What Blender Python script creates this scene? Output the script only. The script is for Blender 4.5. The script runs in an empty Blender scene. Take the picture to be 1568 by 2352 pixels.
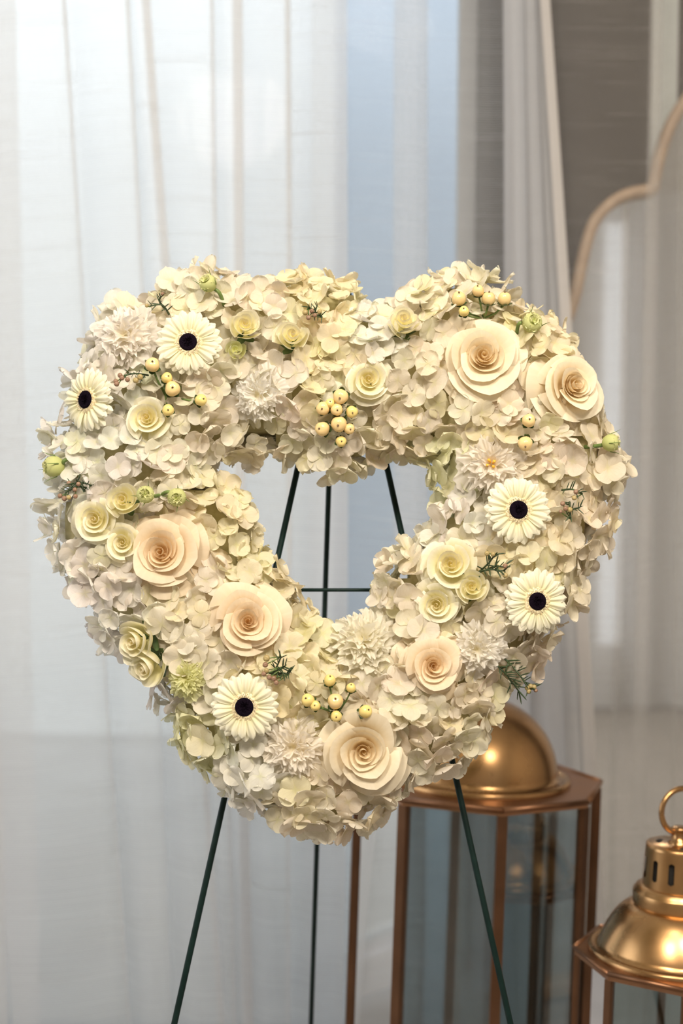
import bpy, bmesh, math, random
import numpy as np
from mathutils import Vector, Matrix, Quaternion

rnd = random.Random(7)
sc = bpy.context.scene
COL = sc.collection

# ------------------------------------------------------------------ camera, world, light, exposure
CAM_H, PITCH, ROLL = 1.2, math.radians(2.0), math.radians(0.5)
cam_d = bpy.data.cameras.new('camera')
cam_d.sensor_fit = 'VERTICAL'; cam_d.sensor_height = 36.0; cam_d.sensor_width = 24.0
cam_d.lens = 50.0
cam_d.clip_start = 0.05
cam_d.dof.use_dof = True; cam_d.dof.focus_distance = 1.625; cam_d.dof.aperture_fstop = 2.9
cam = bpy.data.objects.new('camera', cam_d); COL.objects.link(cam)
CAM_R = (Matrix.Rotation(math.pi/2 - PITCH, 3, 'X') @ Matrix.Rotation(ROLL, 3, 'Z'))
cam.matrix_world = Matrix.Translation((0, 0, CAM_H)) @ CAM_R.to_4x4()
sc.camera = cam
FPX = 50.0/36.0*2352

world = bpy.data.worlds.new('overcast_sky'); sc.world = world
world.use_nodes = True
bg = world.node_tree.nodes['Background']
bg.inputs['Color'].default_value = (0.92, 0.95, 1.0, 1)
bg.inputs['Strength'].default_value = 2.6

def lamp(name, loc, target, power, size, color):
    d = bpy.data.lights.new(name, 'AREA'); d.shape = 'DISK'; d.size = size
    d.energy = power; d.color = color
    o = bpy.data.objects.new(name, d); COL.objects.link(o)
    o.location = loc
    o.rotation_mode = 'QUATERNION'
    o.rotation_quaternion = (Vector(target)-Vector(loc)).to_track_quat('-Z', 'Y')
    return o
WARM = (1.0, 0.885, 0.74)
lamp('ceiling_lamp', (-0.5, -0.5, 2.75), (-0.1, 1.7, 1.1), 46, 0.5, WARM)
lamp('ceiling_lamp', (0.75, -0.3, 2.75), (0.1, 1.7, 1.1), 46, 0.5, WARM)
lamp('ceiling_lamp', (0.15, 0.7, 2.8), (0.1, 1.6, 0.6), 8, 0.35, WARM)

sc.view_settings.view_transform = 'Standard'
sc.view_settings.look = 'None'
sc.view_settings.gamma = 1.0
sc.view_settings.use_curve_mapping = False
sc.view_settings.exposure = 0.0

# ------------------------------------------------------------------ coordinates
def ray(px, py):
    return (CAM_R @ Vector(((px-784)/FPX, -(py-1176)/FPX, -1.0))).normalized()
def P(px, py, Y):
    d = ray(px, py); t = Y/d.y
    return Vector((0, 0, CAM_H)) + d*t
LEAN = math.radians(8)
WO = P(784, 1270, 1.69)
WU = Vector((1, 0, 0)); WV = Vector((0, math.sin(LEAN), math.cos(LEAN))); WN = Vector((0, -math.cos(LEAN), math.sin(LEAN)))
WM = Matrix((WU, WV, WN)).transposed()
def px2uv(px, py, h=0.0):
    d = ray(px, py); c = Vector((0, 0, CAM_H)); o = WO + WN*h
    t = (o-c).dot(WN)/d.dot(WN)
    q = c + d*t - WO
    return q.dot(WU), q.dot(WV)
def uvw(u, v, h=0.0):
    return WO + WU*u + WV*v + WN*h
MPP = 1.69/FPX        # metres per pixel on the wreath plane

# ------------------------------------------------------------------ materials
def mat(name):
    m = bpy.data.materials.new(name); m.use_nodes = True
    nt = m.node_tree; nt.nodes.clear()
    out = nt.nodes.new('ShaderNodeOutputMaterial')
    return m, nt, out
def N(nt, typ, **kw):
    n = nt.nodes.new(typ)
    for k, v in kw.items():
        if k in n.inputs: n.inputs[k].default_value = v
        else: setattr(n, k, v)
    return n
def mixrgb(nt, a, b, fac, mode='MIX'):
    n = nt.nodes.new('ShaderNodeMix'); n.data_type = 'RGBA'; n.blend_type = mode
    for sock, v in ((n.inputs[0], fac), (n.inputs[6], a), (n.inputs[7], b)):
        if isinstance(v, (int, float, tuple)): sock.default_value = v
        else: nt.links.new(v, sock)
    return n.outputs[2]
def ramp(nt, fac, stops):
    n = nt.nodes.new('ShaderNodeValToRGB')
    el = n.color_ramp.elements
    while len(el) < len(stops): el.new(0.5)
    for e, (p, c) in zip(el, stops):
        e.position = p; e.color = c if len(c) == 4 else (*c, 1)
    nt.links.new(fac, n.inputs[0])
    return n.outputs[0]
def math_n(nt, op, a, b=None, c=None):
    n = nt.nodes.new('ShaderNodeMath'); n.operation = op
    for i, v in enumerate((a, b, c)):
        if v is None: continue
        if isinstance(v, (int, float)): n.inputs[i].default_value = v
        else: nt.links.new(v, n.inputs[i])
    return n.outputs[0]

def petal_material(name, root, mid, tip, trans=0.3, vein=8.0, bump=0.25, rough=0.55, mid_pos=0.4):
    """Colour runs from root to tip of the petal and is tinted by the object's own colour."""
    m, nt, out = mat(name)
    uv = N(nt, 'ShaderNodeUVMap'); sep = N(nt, 'ShaderNodeSeparateXYZ')
    nt.links.new(uv.outputs[0], sep.inputs[0])
    col = ramp(nt, sep.outputs[1], [(0.0, root), (mid_pos, mid), (1.0, tip)])
    oi = N(nt, 'ShaderNodeObjectInfo')
    col = mixrgb(nt, col, oi.outputs['Color'], 1.0, 'MULTIPLY')
    mp = N(nt, 'ShaderNodeMapping'); mp.inputs['Scale'].default_value = (vein*3, vein*0.5, 1)
    nt.links.new(uv.outputs[0], mp.inputs[0])
    nz = N(nt, 'ShaderNodeTexNoise', Scale=1.0, Detail=3.0)
    nt.links.new(mp.outputs[0], nz.inputs['Vector'])
    col = mixrgb(nt, col, ramp(nt, nz.outputs[0], [(0.3, (0.93, 0.92, 0.88)), (0.7, (1, 1, 1))]), 1.0, 'MULTIPLY')
    bp = N(nt, 'ShaderNodeBump', Strength=bump, Distance=0.001)
    nt.links.new(nz.outputs[0], bp.inputs['Height'])
    pr = N(nt, 'ShaderNodeBsdfPrincipled', Roughness=rough)
    pr.inputs['Specular IOR Level'].default_value = 0.25
    nt.links.new(col, pr.inputs['Base Color']); nt.links.new(bp.outputs[0], pr.inputs['Normal'])
    tr = N(nt, 'ShaderNodeBsdfTranslucent')
    nt.links.new(col, tr.inputs[0])
    mx = N(nt, 'ShaderNodeMixShader'); mx.inputs[0].default_value = trans
    nt.links.new(pr.outputs[0], mx.inputs[1]); nt.links.new(tr.outputs[0], mx.inputs[2])
    nt.links.new(mx.outputs[0], out.inputs[0])
    return m

def simple(name, c1, c2=None, scale=60.0, rough=0.5, metal=0.0, bump=0.0, spec=0.5, obj_tint=False):
    m, nt, out = mat(name)
    tc = N(nt, 'ShaderNodeTexCoord')
    nz = N(nt, 'ShaderNodeTexNoise', Scale=scale, Detail=4.0)
    nt.links.new(tc.outputs['Object'], nz.inputs['Vector'])
    col = ramp(nt, nz.outputs[0], [(0.35, c1), (0.68, c2 or c1)])
    if obj_tint:
        oi = N(nt, 'ShaderNodeObjectInfo'); col = mixrgb(nt, col, oi.outputs['Color'], 1.0, 'MULTIPLY')
    pr = N(nt, 'ShaderNodeBsdfPrincipled', Roughness=rough, Metallic=metal)
    pr.inputs['Specular IOR Level'].default_value = spec
    nt.links.new(col, pr.inputs['Base Color'])
    if bump:
        bp = N(nt, 'ShaderNodeBump', Strength=bump, Distance=0.002)
        nt.links.new(nz.outputs[0], bp.inputs['Height']); nt.links.new(bp.outputs[0], pr.inputs['Normal'])
    nt.links.new(pr.outputs[0], out.inputs[0])
    return m

M_HYD = petal_material('hydrangea_petal', (0.84, 0.81, 0.56), (0.93, 0.885, 0.755), (0.955, 0.92, 0.82), trans=0.42, mid_pos=0.16)
M_ROSE = petal_material('rose_petal', (0.95, 0.74, 0.42), (0.96, 0.84, 0.60), (0.97, 0.90, 0.74), trans=0.30, vein=5, bump=0.15, mid_pos=0.55)
M_SPRAY = petal_material('spray_rose_petal', (0.92, 0.86, 0.42), (0.95, 0.90, 0.58), (0.97, 0.94, 0.80), trans=0.30, vein=5, bump=0.15, mid_pos=0.6)
M_LIS = petal_material('lisianthus_petal', (0.92, 0.86, 0.62), (0.96, 0.93, 0.84), (0.985, 0.975, 0.955), trans=0.48, vein=6, bump=0.3, mid_pos=0.45)
M_GERB = petal_material('gerbera_petal', (0.88, 0.85, 0.52), (0.94, 0.91, 0.68), (0.96, 0.94, 0.80), trans=0.22, vein=4, bump=0.3)
M_GREENBUD = petal_material('green_bud_petal', (0.48, 0.56, 0.16), (0.68, 0.72, 0.30), (0.86, 0.84, 0.50), trans=0.25)
M_STEM = simple('green_stem', (0.10, 0.17, 0.04), (0.20, 0.28, 0.08), 80, 0.5)
M_SEPAL = simple('dark_green_sepal', (0.05, 0.10, 0.035), (0.13, 0.20, 0.07), 120, 0.5)
M_NEEDLE = simple('needle_green', (0.025, 0.05, 0.025), (0.07, 0.11, 0.04), 120, 0.5)
M_WAXBUD = simple('waxflower_bud', (0.20, 0.11, 0.08), (0.34, 0.21, 0.14), 300, 0.4, obj_tint=True)
M_BERRY = simple('cream_berry', (0.86, 0.62, 0.27), (0.90, 0.71, 0.36), 70, 0.22, spec=0.5, obj_tint=True)
M_TIP = simple('brown_berry_tip', (0.10, 0.055, 0.03), (0.22, 0.13, 0.06), 300, 0.6)
M_DISC = simple('gerbera_dark_centre', (0.004, 0.002, 0.006), (0.010, 0.005, 0.012), 900, 0.95, spec=0.1)
M_STAMEN = simple('gerbera_cream_florets', (0.80, 0.66, 0.38), (0.90, 0.82, 0.60), 500, 0.6)
M_STAMEND = simple('gerbera_dark_stamens', (0.05, 0.03, 0.03), (0.12, 0.08, 0.05), 500, 0.6)
M_ORANGE = simple('orange_stamen', (0.85, 0.42, 0.03), (0.9, 0.55, 0.08), 400, 0.6)
M_FOAM = simple('floral_foam', (0.42, 0.38, 0.20), (0.55, 0.50, 0.30), 90, 0.95, bump=0.4)
M_EASEL = simple('green_wire_coating', (0.002, 0.014, 0.012), (0.005, 0.022, 0.019), 60, 0.5, spec=0.25)

def metal_mat(name, c1, c2, rough):
    m, nt, out = mat(name)
    tc = N(nt, 'ShaderNodeTexCoord')
    nz = N(nt, 'ShaderNodeTexNoise', Scale=9.0, Detail=6.0)
    nt.links.new(tc.outputs['Object'], nz.inputs['Vector'])
    col = ramp(nt, nz.outputs[0], [(0.35, c1), (0.65, c2)])
    pr = N(nt, 'ShaderNodeBsdfPrincipled', Metallic=1.0)
    nt.links.new(col, pr.inputs['Base Color'])
    rr = ramp(nt, nz.outputs[0], [(0.3, (rough,)*3), (0.7, (rough+0.12,)*3)])
    nt.links.new(rr, pr.inputs['Roughness'])
    nt.links.new(pr.outputs[0], out.inputs[0])
    return m
M_BRASS = metal_mat('aged_brass', (0.42, 0.24, 0.11), (0.54, 0.32, 0.14), 0.21)
M_COPPER = metal_mat('copper_edging', (0.27, 0.14, 0.08), (0.36, 0.19, 0.105), 0.36)
M_POST = metal_mat('dark_copper_post', (0.15, 0.08, 0.045), (0.22, 0.115, 0.065), 0.36)
M_INSHADE = simple('painted_inside_shade', (0.01, 0.009, 0.008), (0.02, 0.018, 0.016), 40, 0.9)  # black stands in for the shade inside the chimney and its slots

def glass_mat(name, tint, refl=0.08, ior=1.45):
    m, nt, out = mat(name)
    t = N(nt, 'ShaderNodeBsdfTransparent'); t.inputs[0].default_value = (*tint, 1)
    g = N(nt, 'ShaderNodeBsdfGlossy', Roughness=0.02)
    fr = N(nt, 'ShaderNodeFresnel', IOR=ior)
    f = math_n(nt, 'ADD', fr.outputs[0], refl)
    mx = N(nt, 'ShaderNodeMixShader')
    nt.links.new(f, mx.inputs[0]); nt.links.new(t.outputs[0], mx.inputs[1]); nt.links.new(g.outputs[0], mx.inputs[2])
    nt.links.new(mx.outputs[0], out.inputs[0])
    return m
M_GLASS = glass_mat('lantern_glass', (0.80, 0.86, 0.88), 0.06)
M_PANE = glass_mat('window_glass', (0.94, 0.97, 0.97), 0.0, 1.1)

def sheer_mat(name, opac, color, slub=0.42, trl=0.5, thread=0.62):
    m, nt, out = mat(name)
    uv = N(nt, 'ShaderNodeUVMap')
    mp = N(nt, 'ShaderNodeMapping'); mp.inputs['Scale'].default_value = (2.4, 400, 1)
    nt.links.new(uv.outputs[0], mp.inputs[0])
    nz = N(nt, 'ShaderNodeTexNoise', Scale=1.0, Detail=2.0, Roughness=0.6)
    nt.links.new(mp.outputs[0], nz.inputs['Vector'])
    slubs = ramp(nt, nz.outputs[0], [(0.60, (0, 0, 0)), (0.76, (1, 1, 1))])
    sep = N(nt, 'ShaderNodeSeparateXYZ'); nt.links.new(uv.outputs[0], sep.inputs[0])
    th = math_n(nt, 'SINE', math_n(nt, 'MULTIPLY', sep.outputs[1], 2*math.pi/0.0042))
    mp2 = N(nt, 'ShaderNodeMapping'); mp2.inputs['Scale'].default_value = (1.5, 3, 1)
    nt.links.new(uv.outputs[0], mp2.inputs[0])
    nz2 = N(nt, 'ShaderNodeTexNoise', Scale=1.0, Detail=2.0); nt.links.new(mp2.outputs[0], nz2.inputs['Vector'])
    a = math_n(nt, 'MULTIPLY_ADD', slubs, slub, opac)
    a = math_n(nt, 'MULTIPLY_ADD', th, 0.045, a)
    a = math_n(nt, 'MULTIPLY_ADD', math_n(nt, 'SUBTRACT', nz2.outputs[0], 0.5), 0.06, a)
    cl = N(nt, 'ShaderNodeClamp'); nt.links.new(a, cl.inputs[0])
    tp = N(nt, 'ShaderNodeBsdfTransparent')
    cc = mixrgb(nt, (*color, 1), tuple(x*thread for x in color)+(1,), slubs)
    df = N(nt, 'ShaderNodeBsdfDiffuse'); nt.links.new(cc, df.inputs[0])
    tl = N(nt, 'ShaderNodeBsdfTranslucent'); nt.links.new(cc, tl.inputs[0])
    m1 = N(nt, 'ShaderNodeMixShader'); m1.inputs[0].default_value = trl
    nt.links.new(df.outputs[0], m1.inputs[1]); nt.links.new(tl.outputs[0], m1.inputs[2])
    m2 = N(nt, 'ShaderNodeMixShader')
    nt.links.new(cl.outputs[0], m2.inputs[0]); nt.links.new(tp.outputs[0], m2.inputs[1]); nt.links.new(m1.outputs[0], m2.inputs[2])
    nt.links.new(m2.outputs[0], out.inputs[0])
    return m
M_SHEER = sheer_mat('white_sheer_cloth', 0.42, (0.91, 0.885, 0.865))
M_SHEERB = sheer_mat('dense_white_sheer_cloth', 0.72, (0.60, 0.61, 0.64), 0.2, 0.35)
M_SHEERW = sheer_mat('white_room_cloth', 0.85, (0.84, 0.85, 0.88), 0.1, 0.3)
M_SHEERT = sheer_mat('thin_sheer_cloth', 0.18, (0.74, 0.72, 0.70), 0.30, 0.4, 1.0)
M_SHEERC = sheer_mat('airy_sheer_cloth', 0.27, (0.92, 0.93, 0.95), 0.25, 0.6, 1.0)
M_HEM = sheer_mat('sheer_hem_cloth', 0.9, (0.58, 0.56, 0.55), 0.1, 0.2)

M_WALL = simple('warm_grey_plaster', (0.62, 0.58, 0.53), (0.66, 0.62, 0.57), 14, 0.9, bump=0.1)
M_PIER = simple('dark_taupe_plaster', (0.040, 0.033, 0.028), (0.048, 0.040, 0.034), 14, 0.9, bump=0.1)
M_CEIL = simple('white_ceiling_paint', (0.80, 0.78, 0.74), (0.84, 0.82, 0.78), 10, 0.95)
M_FLOOR = simple('warm_grey_floor', (0.27, 0.25, 0.235), (0.32, 0.295, 0.28), 7, 0.45)
M_FRAME = simple('grey_window_frame', (0.30, 0.31, 0.32), (0.34, 0.35, 0.36), 30, 0.5)
M_TRIM = simple('pale_grey_paint', (0.40, 0.43, 0.42), (0.44, 0.47, 0.46), 20, 0.6)
M_OUT = simple('blue_grey_render', (0.38, 0.44, 0.52), (0.41, 0.47, 0.55), 1.5, 0.95)
M_BACKDROP = simple('white_render', (0.80, 0.81, 0.82), (0.84, 0.85, 0.86), 1.5, 0.95)
M_PAVE = simple('grey_paving', (0.42, 0.41, 0.40), (0.47, 0.46, 0.45), 3, 0.95)
M_MFRAME = simple('taupe_wood', (0.36, 0.25, 0.165), (0.46, 0.33, 0.22), 25, 0.45, bump=0.1)
def mirror_mat():
    m, nt, out = mat('mirror_silver')
    tc = N(nt, 'ShaderNodeTexCoord'); nz = N(nt, 'ShaderNodeTexNoise', Scale=3.0, Detail=3.0)
    nt.links.new(tc.outputs['Object'], nz.inputs['Vector'])
    g = N(nt, 'ShaderNodeBsdfGlossy'); g.inputs[0].default_value = (0.86, 0.88, 0.88, 1)
    rr = ramp(nt, nz.outputs[0], [(0.3, (0.015,)*3), (0.7, (0.03,)*3)]); nt.links.new(rr, g.inputs['Roughness'])
    nt.links.new(g.outputs[0], out.inputs[0])
    return m
M_MIRROR = mirror_mat()

# ------------------------------------------------------------------ object helpers
def link(o):
    COL.objects.link(o); return o
def mesh(name, verts, faces, m, uvs=None, smooth=True):
    me = bpy.data.meshes.new(name)
    me.from_pydata([tuple(v) for v in verts], [], faces)
    if uvs is not None:
        lay = me.uv_layers.new(name='UVMap')
        idx = np.empty(len(me.loops), dtype=np.int32); me.loops.foreach_get('vertex_index', idx)
        lay.data.foreach_set('uv', np.asarray(uvs, dtype=np.float32)[idx].ravel())
    if smooth:
        me.polygons.foreach_set('use_smooth', [True]*len(me.polygons))
    me.materials.append(m)
    me.update()
    return me
def part(name, me, parent, label=None, color=None, kind=None, loc=None, quat=None, scale=None):
    o = bpy.data.objects.new(name, me); link(o); o.parent = parent
    if label: o['label'] = label
    if kind: o['kind'] = kind
    if color: o.color = (*color, 1)
    if loc is not None: o.location = loc
    if quat is not None: o.rotation_mode = 'QUATERNION'; o.rotation_quaternion = quat
    if scale is not None: o.scale = (scale,)*3 if isinstance(scale, (int, float)) else scale
    return o
def thing(name, label, cat, loc=(0, 0, 0), quat=None, group=None, data=None):
    o = bpy.data.objects.new(name, data); link(o)
    o.location = loc
    if quat is not None: o.rotation_mode = 'QUATERNION'; o.rotation_quaternion = quat
    if data is None: o.empty_display_size = 0.02
    o['label'] = label; o['category'] = cat
    if group: o['group'] = group
    return o
def struct(name, me, label=None, parent=None):
    o = bpy.data.objects.new(name, me); link(o)
    o['kind'] = 'structure'
    if label: o['label'] = label
    if parent: o.parent = parent
    return o
def box_geo(x0, x1, y0, y1, z0, z1):
    v = [(x, y, z) for x in (x0, x1) for y in (y0, y1) for z in (z0, z1)]
    f = [(0, 1, 3, 2), (4, 6, 7, 5), (0, 4, 5, 1), (2, 3, 7, 6), (0, 2, 6, 4), (1, 5, 7, 3)]
    return v, f
def join(*geos):
    V, F = [], []
    for v, f in geos:
        b = len(V); V += list(v); F += [tuple(i+b for i in q) for q in f]
    return V, F
def box(name, b, m):
    v, f = box_geo(*b); return mesh(name, v, f, m, smooth=False)
def tube_geo(pts, rad, n=8, caps=True):
    pts = [Vector(p) for p in pts]; V, F = [], []
    rads = rad if isinstance(rad, (list, tuple)) else [rad]*len(pts)
    up = None
    for i, p in enumerate(pts):
        t = (pts[min(i+1, len(pts)-1)] - pts[max(i-1, 0)]).normalized()
        if up is None:
            up = t.orthogonal().normalized()
        up = (up - t*up.dot(t)).normalized(); sd = t.cross(up)
        for k in range(n):
            a = 2*math.pi*k/n
            V.append(p + (up*math.cos(a) + sd*math.sin(a))*rads[i])
    for i in range(len(pts)-1):
        for k in range(n):
            F.append((i*n+k, i*n+(k+1) % n, (i+1)*n+(k+1) % n, (i+1)*n+k))
    if caps:
        F.append(tuple(reversed(range(n)))); F.append(tuple((len(pts)-1)*n+k for k in range(n)))
    return V, F
def lathe_geo(prof, n=48, close=False):
    V, F = [], []
    for r, z in prof:
        for k in range(n):
            a = 2*math.pi*k/n; V.append((r*math.cos(a), r*math.sin(a), z))
    for i in range(len(prof)-1):
        for k in range(n):
            F.append((i*n+k, i*n+(k+1) % n, (i+1)*n+(k+1) % n, (i+1)*n+k))
    return V, F
def grid_geo(fn, nu, nv):
    """fn(u,v) with u in -1..1, v in 0..1; returns verts, faces, uvs"""
    V, F, U = [], [], []
    for j in range(nv+1):
        v = j/nv
        for i in range(nu+1):
            u = -1+2*i/nu
            V.append(fn(u, v)); U.append((0.5+0.5*u, v))
    w = nu+1
    for j in range(nv):
        for i in range(nu):
            F.append((j*w+i, j*w+i+1, (j+1)*w+i+1, (j+1)*w+i))
    return V, F, U
def quat_to(axis, roll=0.0):
    return Vector(axis).to_track_quat('Z', 'Y') @ Quaternion((0, 0, 1), roll)

# ------------------------------------------------------------------ the room
YW = 2.9
def xw(px, Y=YW): return P(px, 1100, Y).x
xa, xb = xw(1088), xw(1478)
struct('floor', box('floor', (-2.8, 2.6, -1.4, YW, -0.06, 0.0), M_FLOOR), 'warm grey floor of the room')
struct('ceiling', box('ceiling', (-2.8, 2.6, -1.4, YW+0.16, 2.9, 2.98), M_CEIL), 'white ceiling')
v, f = join(box_geo(-2.9, -2.8, -1.3, 0.9, 0, 2.9), box_geo(-2.9, -2.8, 2.3, YW+0.16, 0, 2.9), box_geo(-2.9, -2.8, 0.9, 2.3, 2.3, 2.9), box_geo(-2.9, -2.8, 0.9, 2.3, 0, 0.5))  # unseen opening added to let in cool side light
struct('wall_left', mesh('wall_left', v, f, M_WALL, smooth=False), 'plaster wall on the left with an opening added for daylight')
struct('wall_right', box('wall_right', (2.6, 2.7, -1.3, YW+0.16, 0, 2.9), M_WALL), 'plain plaster wall on the right')
wb = struct('wall_back', box('wall_back', (xa, 2.6, YW, YW+0.16, 0.0, 2.9), M_PIER), 'dark taupe wall right of the window')
struct('wall_header', box('wall_header', (-2.8, xa, YW, YW+0.16, 2.55, 2.9), M_WALL), 'wall above the window').name = 'trim_1'
def window(name, x0, x1, label):
    t = bpy.data.objects.new(name, None); link(t); t['kind'] = 'structure'; t['label'] = label
    w = 0.035
    geo = join(box_geo(x0, x0+w, YW+0.05, YW+0.11, 0, 2.55), box_geo(x1-w, x1, YW+0.05, YW+0.11, 0, 2.55),
               box_geo(x0+w, x1-w, YW+0.05, YW+0.11, 2.55-w, 2.55), box_geo(x0+w, x1-w, YW+0.05, YW+0.11, -0.03, 0.001))
    o = bpy.data.objects.new('window_frame', mesh('window_frame', geo[0], geo[1], M_FRAME, smooth=False)); link(o); o.parent = t
    o = bpy.data.objects.new('window_pane', box('window_pane', (x0+w, x1-w, YW+0.077, YW+0.083, 0.001, 2.55-w), M_PANE)); link(o); o.parent = t
    return t
window('window_1', -2.8, xa, 'tall bright window behind the white sheer curtains')
struct('trim_2', box('trim_2', (xb, xw(1535), YW-0.02, YW, 0.0, 2.9), M_TRIM), 'pale grey upright trim on the dark wall')
# wall behind the camera with one tall narrow window that the mirror shows
fx0, fx1 = 1.28, 1.39
v, f = join(box_geo(-2.8, fx0, -1.4, -1.3, 0, 2.9), box_geo(fx1, 2.6, -1.4, -1.3, 0, 2.9), box_geo(fx0, fx1, -1.4, -1.3, 2.4, 2.9), box_geo(fx0, fx1, -1.4, -1.3, 0, 0.3))
struct('wall_front', mesh('wall_front', v, f, M_WALL, smooth=False), 'plaster wall behind the viewer')
# outside
struct('ground_outside', box('ground_outside', (-14, 14, YW+0.16, 24, -0.12, -0.02), M_PAVE), 'grey paving outside the window').name = 'ground'
struct('added_facade', box('backdrop_facade', (-16, 9.2, 6.3, 8.3, -0.1, 9.0), M_BACKDROP), 'white backdrop added to even the brightness behind the curtains').name = 'backdrop_wall'  # pale wall added so brightness fades smoothly down the curtain
struct('shade_roof', box('shade_roof_slab', (-8, 8, YW+0.16, 4.7, 2.95, 3.1), M_CEIL), 'unseen slab added to darken the paving outside')  # unseen overhang added to darken the paving near the window
bx = P(764, 1100, 6.0).x
struct('exterior_wall', box('exterior_wall', (bx, 9, 6.0, 6.31, -0.1, 9.0), M_OUT), 'blue grey building wall outside the window')

# ------------------------------------------------------------------ curtains
def curtain(cols, Y, ztop=2.56, zbot=0.015, m=M_SHEER, rows=26, wob=0.004, seed=0):
    """cols: (px at image top, px at image bottom, depth offset): the plan of the folds, top and bottom."""
    rr = random.Random(seed)
    V, F, U = [], [], []
    za, zb = P(784, 0, Y).z, P(784, 2352, Y).z
    arc = [0.0]
    pts = [(xw(a, Y), xw(b, Y), d) for a, b, d in cols]
    for (a, b, d), (a2, b2, d2) in zip(pts, pts[1:]):
        arc.append(arc[-1] + math.hypot((a2-a+b2-b)/2, d2-d))
    ph = [rr.uniform(0, 6.28) for _ in range(3)]
    for j in range(rows+1):
        z = zbot + (ztop-zbot)*j/rows
        t = (za-z)/(za-zb)
        for (a, b, d), s in zip(pts, arc):
            x = a + (b-a)*t + wob*math.sin(2.1*z+ph[0]+9*s)
            y = Y + d*(0.6+0.6*max(0, min(1.3, t))) + wob*math.sin(3*z+ph[1]+14*s)
            V.append((x, y, z)); U.append((s, z + 0.02*math.sin(5*s+ph[2]) ))
    n = len(cols)
    for j in range(rows):
        for i in range(n-1):
            F.append((j*n+i, j*n+i+1, (j+1)*n+i+1, (j+1)*n+i))
    return mesh('curtain', V, F, m, U)
def pleats(edges, start, end):
    """edges: (right edge at top, right edge at bottom, overlap px); cloth runs right, turns back behind itself, runs on."""
    cols = []
    pa, pb, pd = start
    for ea, eb, w in edges:
        n = 7
        for k in range(n):
            t = k/n
            cols.append((pa+(ea-pa)*t, pb+(eb-pb)*t, pd*(1-t)**2 - 0.018*math.sin(math.pi*t)))
        cols += [(ea-1, eb-1, -0.004), (ea, eb, 0.003), (ea-1.5, eb-1.5, 0.010), (ea-w*0.5, eb-w*0.5, 0.022), (ea-w+2, eb-w+2, 0.028), (ea-w, eb-w, 0.036), (ea-w+3, eb-w+3, 0.042)]
        pa, pb, pd = ea-w+4, eb-w+4, 0.043
    ea, eb = end
    for k in range(8):
        t = k/7; cols.append((pa+(ea-pa)*t, pb+(eb-pb)*t, pd*(1-t) + 0.006*math.sin(3*math.pi*t)))
    return cols
def curtain_thing(cols, Y, label, m, seed, hem=None, group='sheer curtains across the back of the room'):
    o = thing('sheer_curtain', label, 'curtain', data=curtain(cols, Y, m=m, seed=seed), group=group)
    if hem:
        part('hem', curtain(hem, Y-0.002, m=M_HEM, seed=seed), o, 'folded edge hem')
    return o
curtain_thing(pleats([(143, 305, 13), (292, 402, 10), (345, 520, 22), (486, 545, 12), (546, 590, 26), (655, 680, 12)], (-120, 25, 0.0), (790, 800)),
              2.62, 'bright white sheer curtain hanging left of and behind the wreath', M_SHEER, 3)
curtain_thing(pleats([(-260, -160, 40), (-60, 20, 40)], (-420, -420, 0.0), (40, 90)), 2.74,
              'bluish sheer curtain at far left edge, behind the bright white one', M_SHEER, 4)
curtain_thing(pleats([(975, 985, 75)], (700, 720, 0.05), (1168, 1120)), 2.68,
              'blue tinged sheer curtain behind the notch of the heart', M_SHEERC, 5)
curtain_thing(pleats([(1190, 1235, 20), (1222, 1330, 22)], (1140, 1165, 0.0), (1246, 1420)), 2.60,
              'pale gathered curtain with beige hem hanging left of the mirror top', M_SHEERB, 6,
              hem=[(1224, 1392, -0.004), (1235, 1408, -0.006), (1247, 1424, -0.004)])
curtain_thing(pleats([(1500, 1500, 26), (1640, 1640, 20)], (1200, 1180, 0.0), (1900, 1900)), 2.72,
              'thin sheer curtain hanging over the scalloped mirror and the dark wall', M_SHEERT, 8)
# the curtains the mirror shows, on the wall behind the viewer
def back_curtain(x0, x1, label, seed, gather=None):
    rr = random.Random(seed); V, F, U = [], [], []
    n, rows = 90, 24
    for j in range(rows+1):
        z = 0.02 + 2.5*j/rows
        for i in range(n+1):
            s = i/n; x = x0+(x1-x0)*s
            y = -1.16 + 0.035*math.sin(s*n*0.42+1.3*math.sin(s*9)+seed) + 0.02*math.sin(s*n*0.17+seed)
            if gather:
                k = max(0.0, 1-abs(z-gather[1])/0.9)
                x = x + (gather[0]-x)*0.35*k*k*(3-2*k)
            V.append((x, y, z)); U.append(((x1-x0)*s*1.5, z))
    for j in range(rows):
        for i in range(n):
            F.append((j*(n+1)+i, j*(n+1)+i+1, (j+1)*(n+1)+i+1, (j+1)*(n+1)+i))
    thing('sheer_curtain', label, 'curtain', data=mesh('back_curtain', V, F, M_SHEERW, U), group='sheer curtains behind the viewer')
back_curtain(-0.3, 1.338, 'pale curtain seen in the mirror, left of its bright gap', 1)
back_curtain(1.345, 2.55, 'pale curtain seen in the mirror, right of its bright gap', 2)

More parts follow.
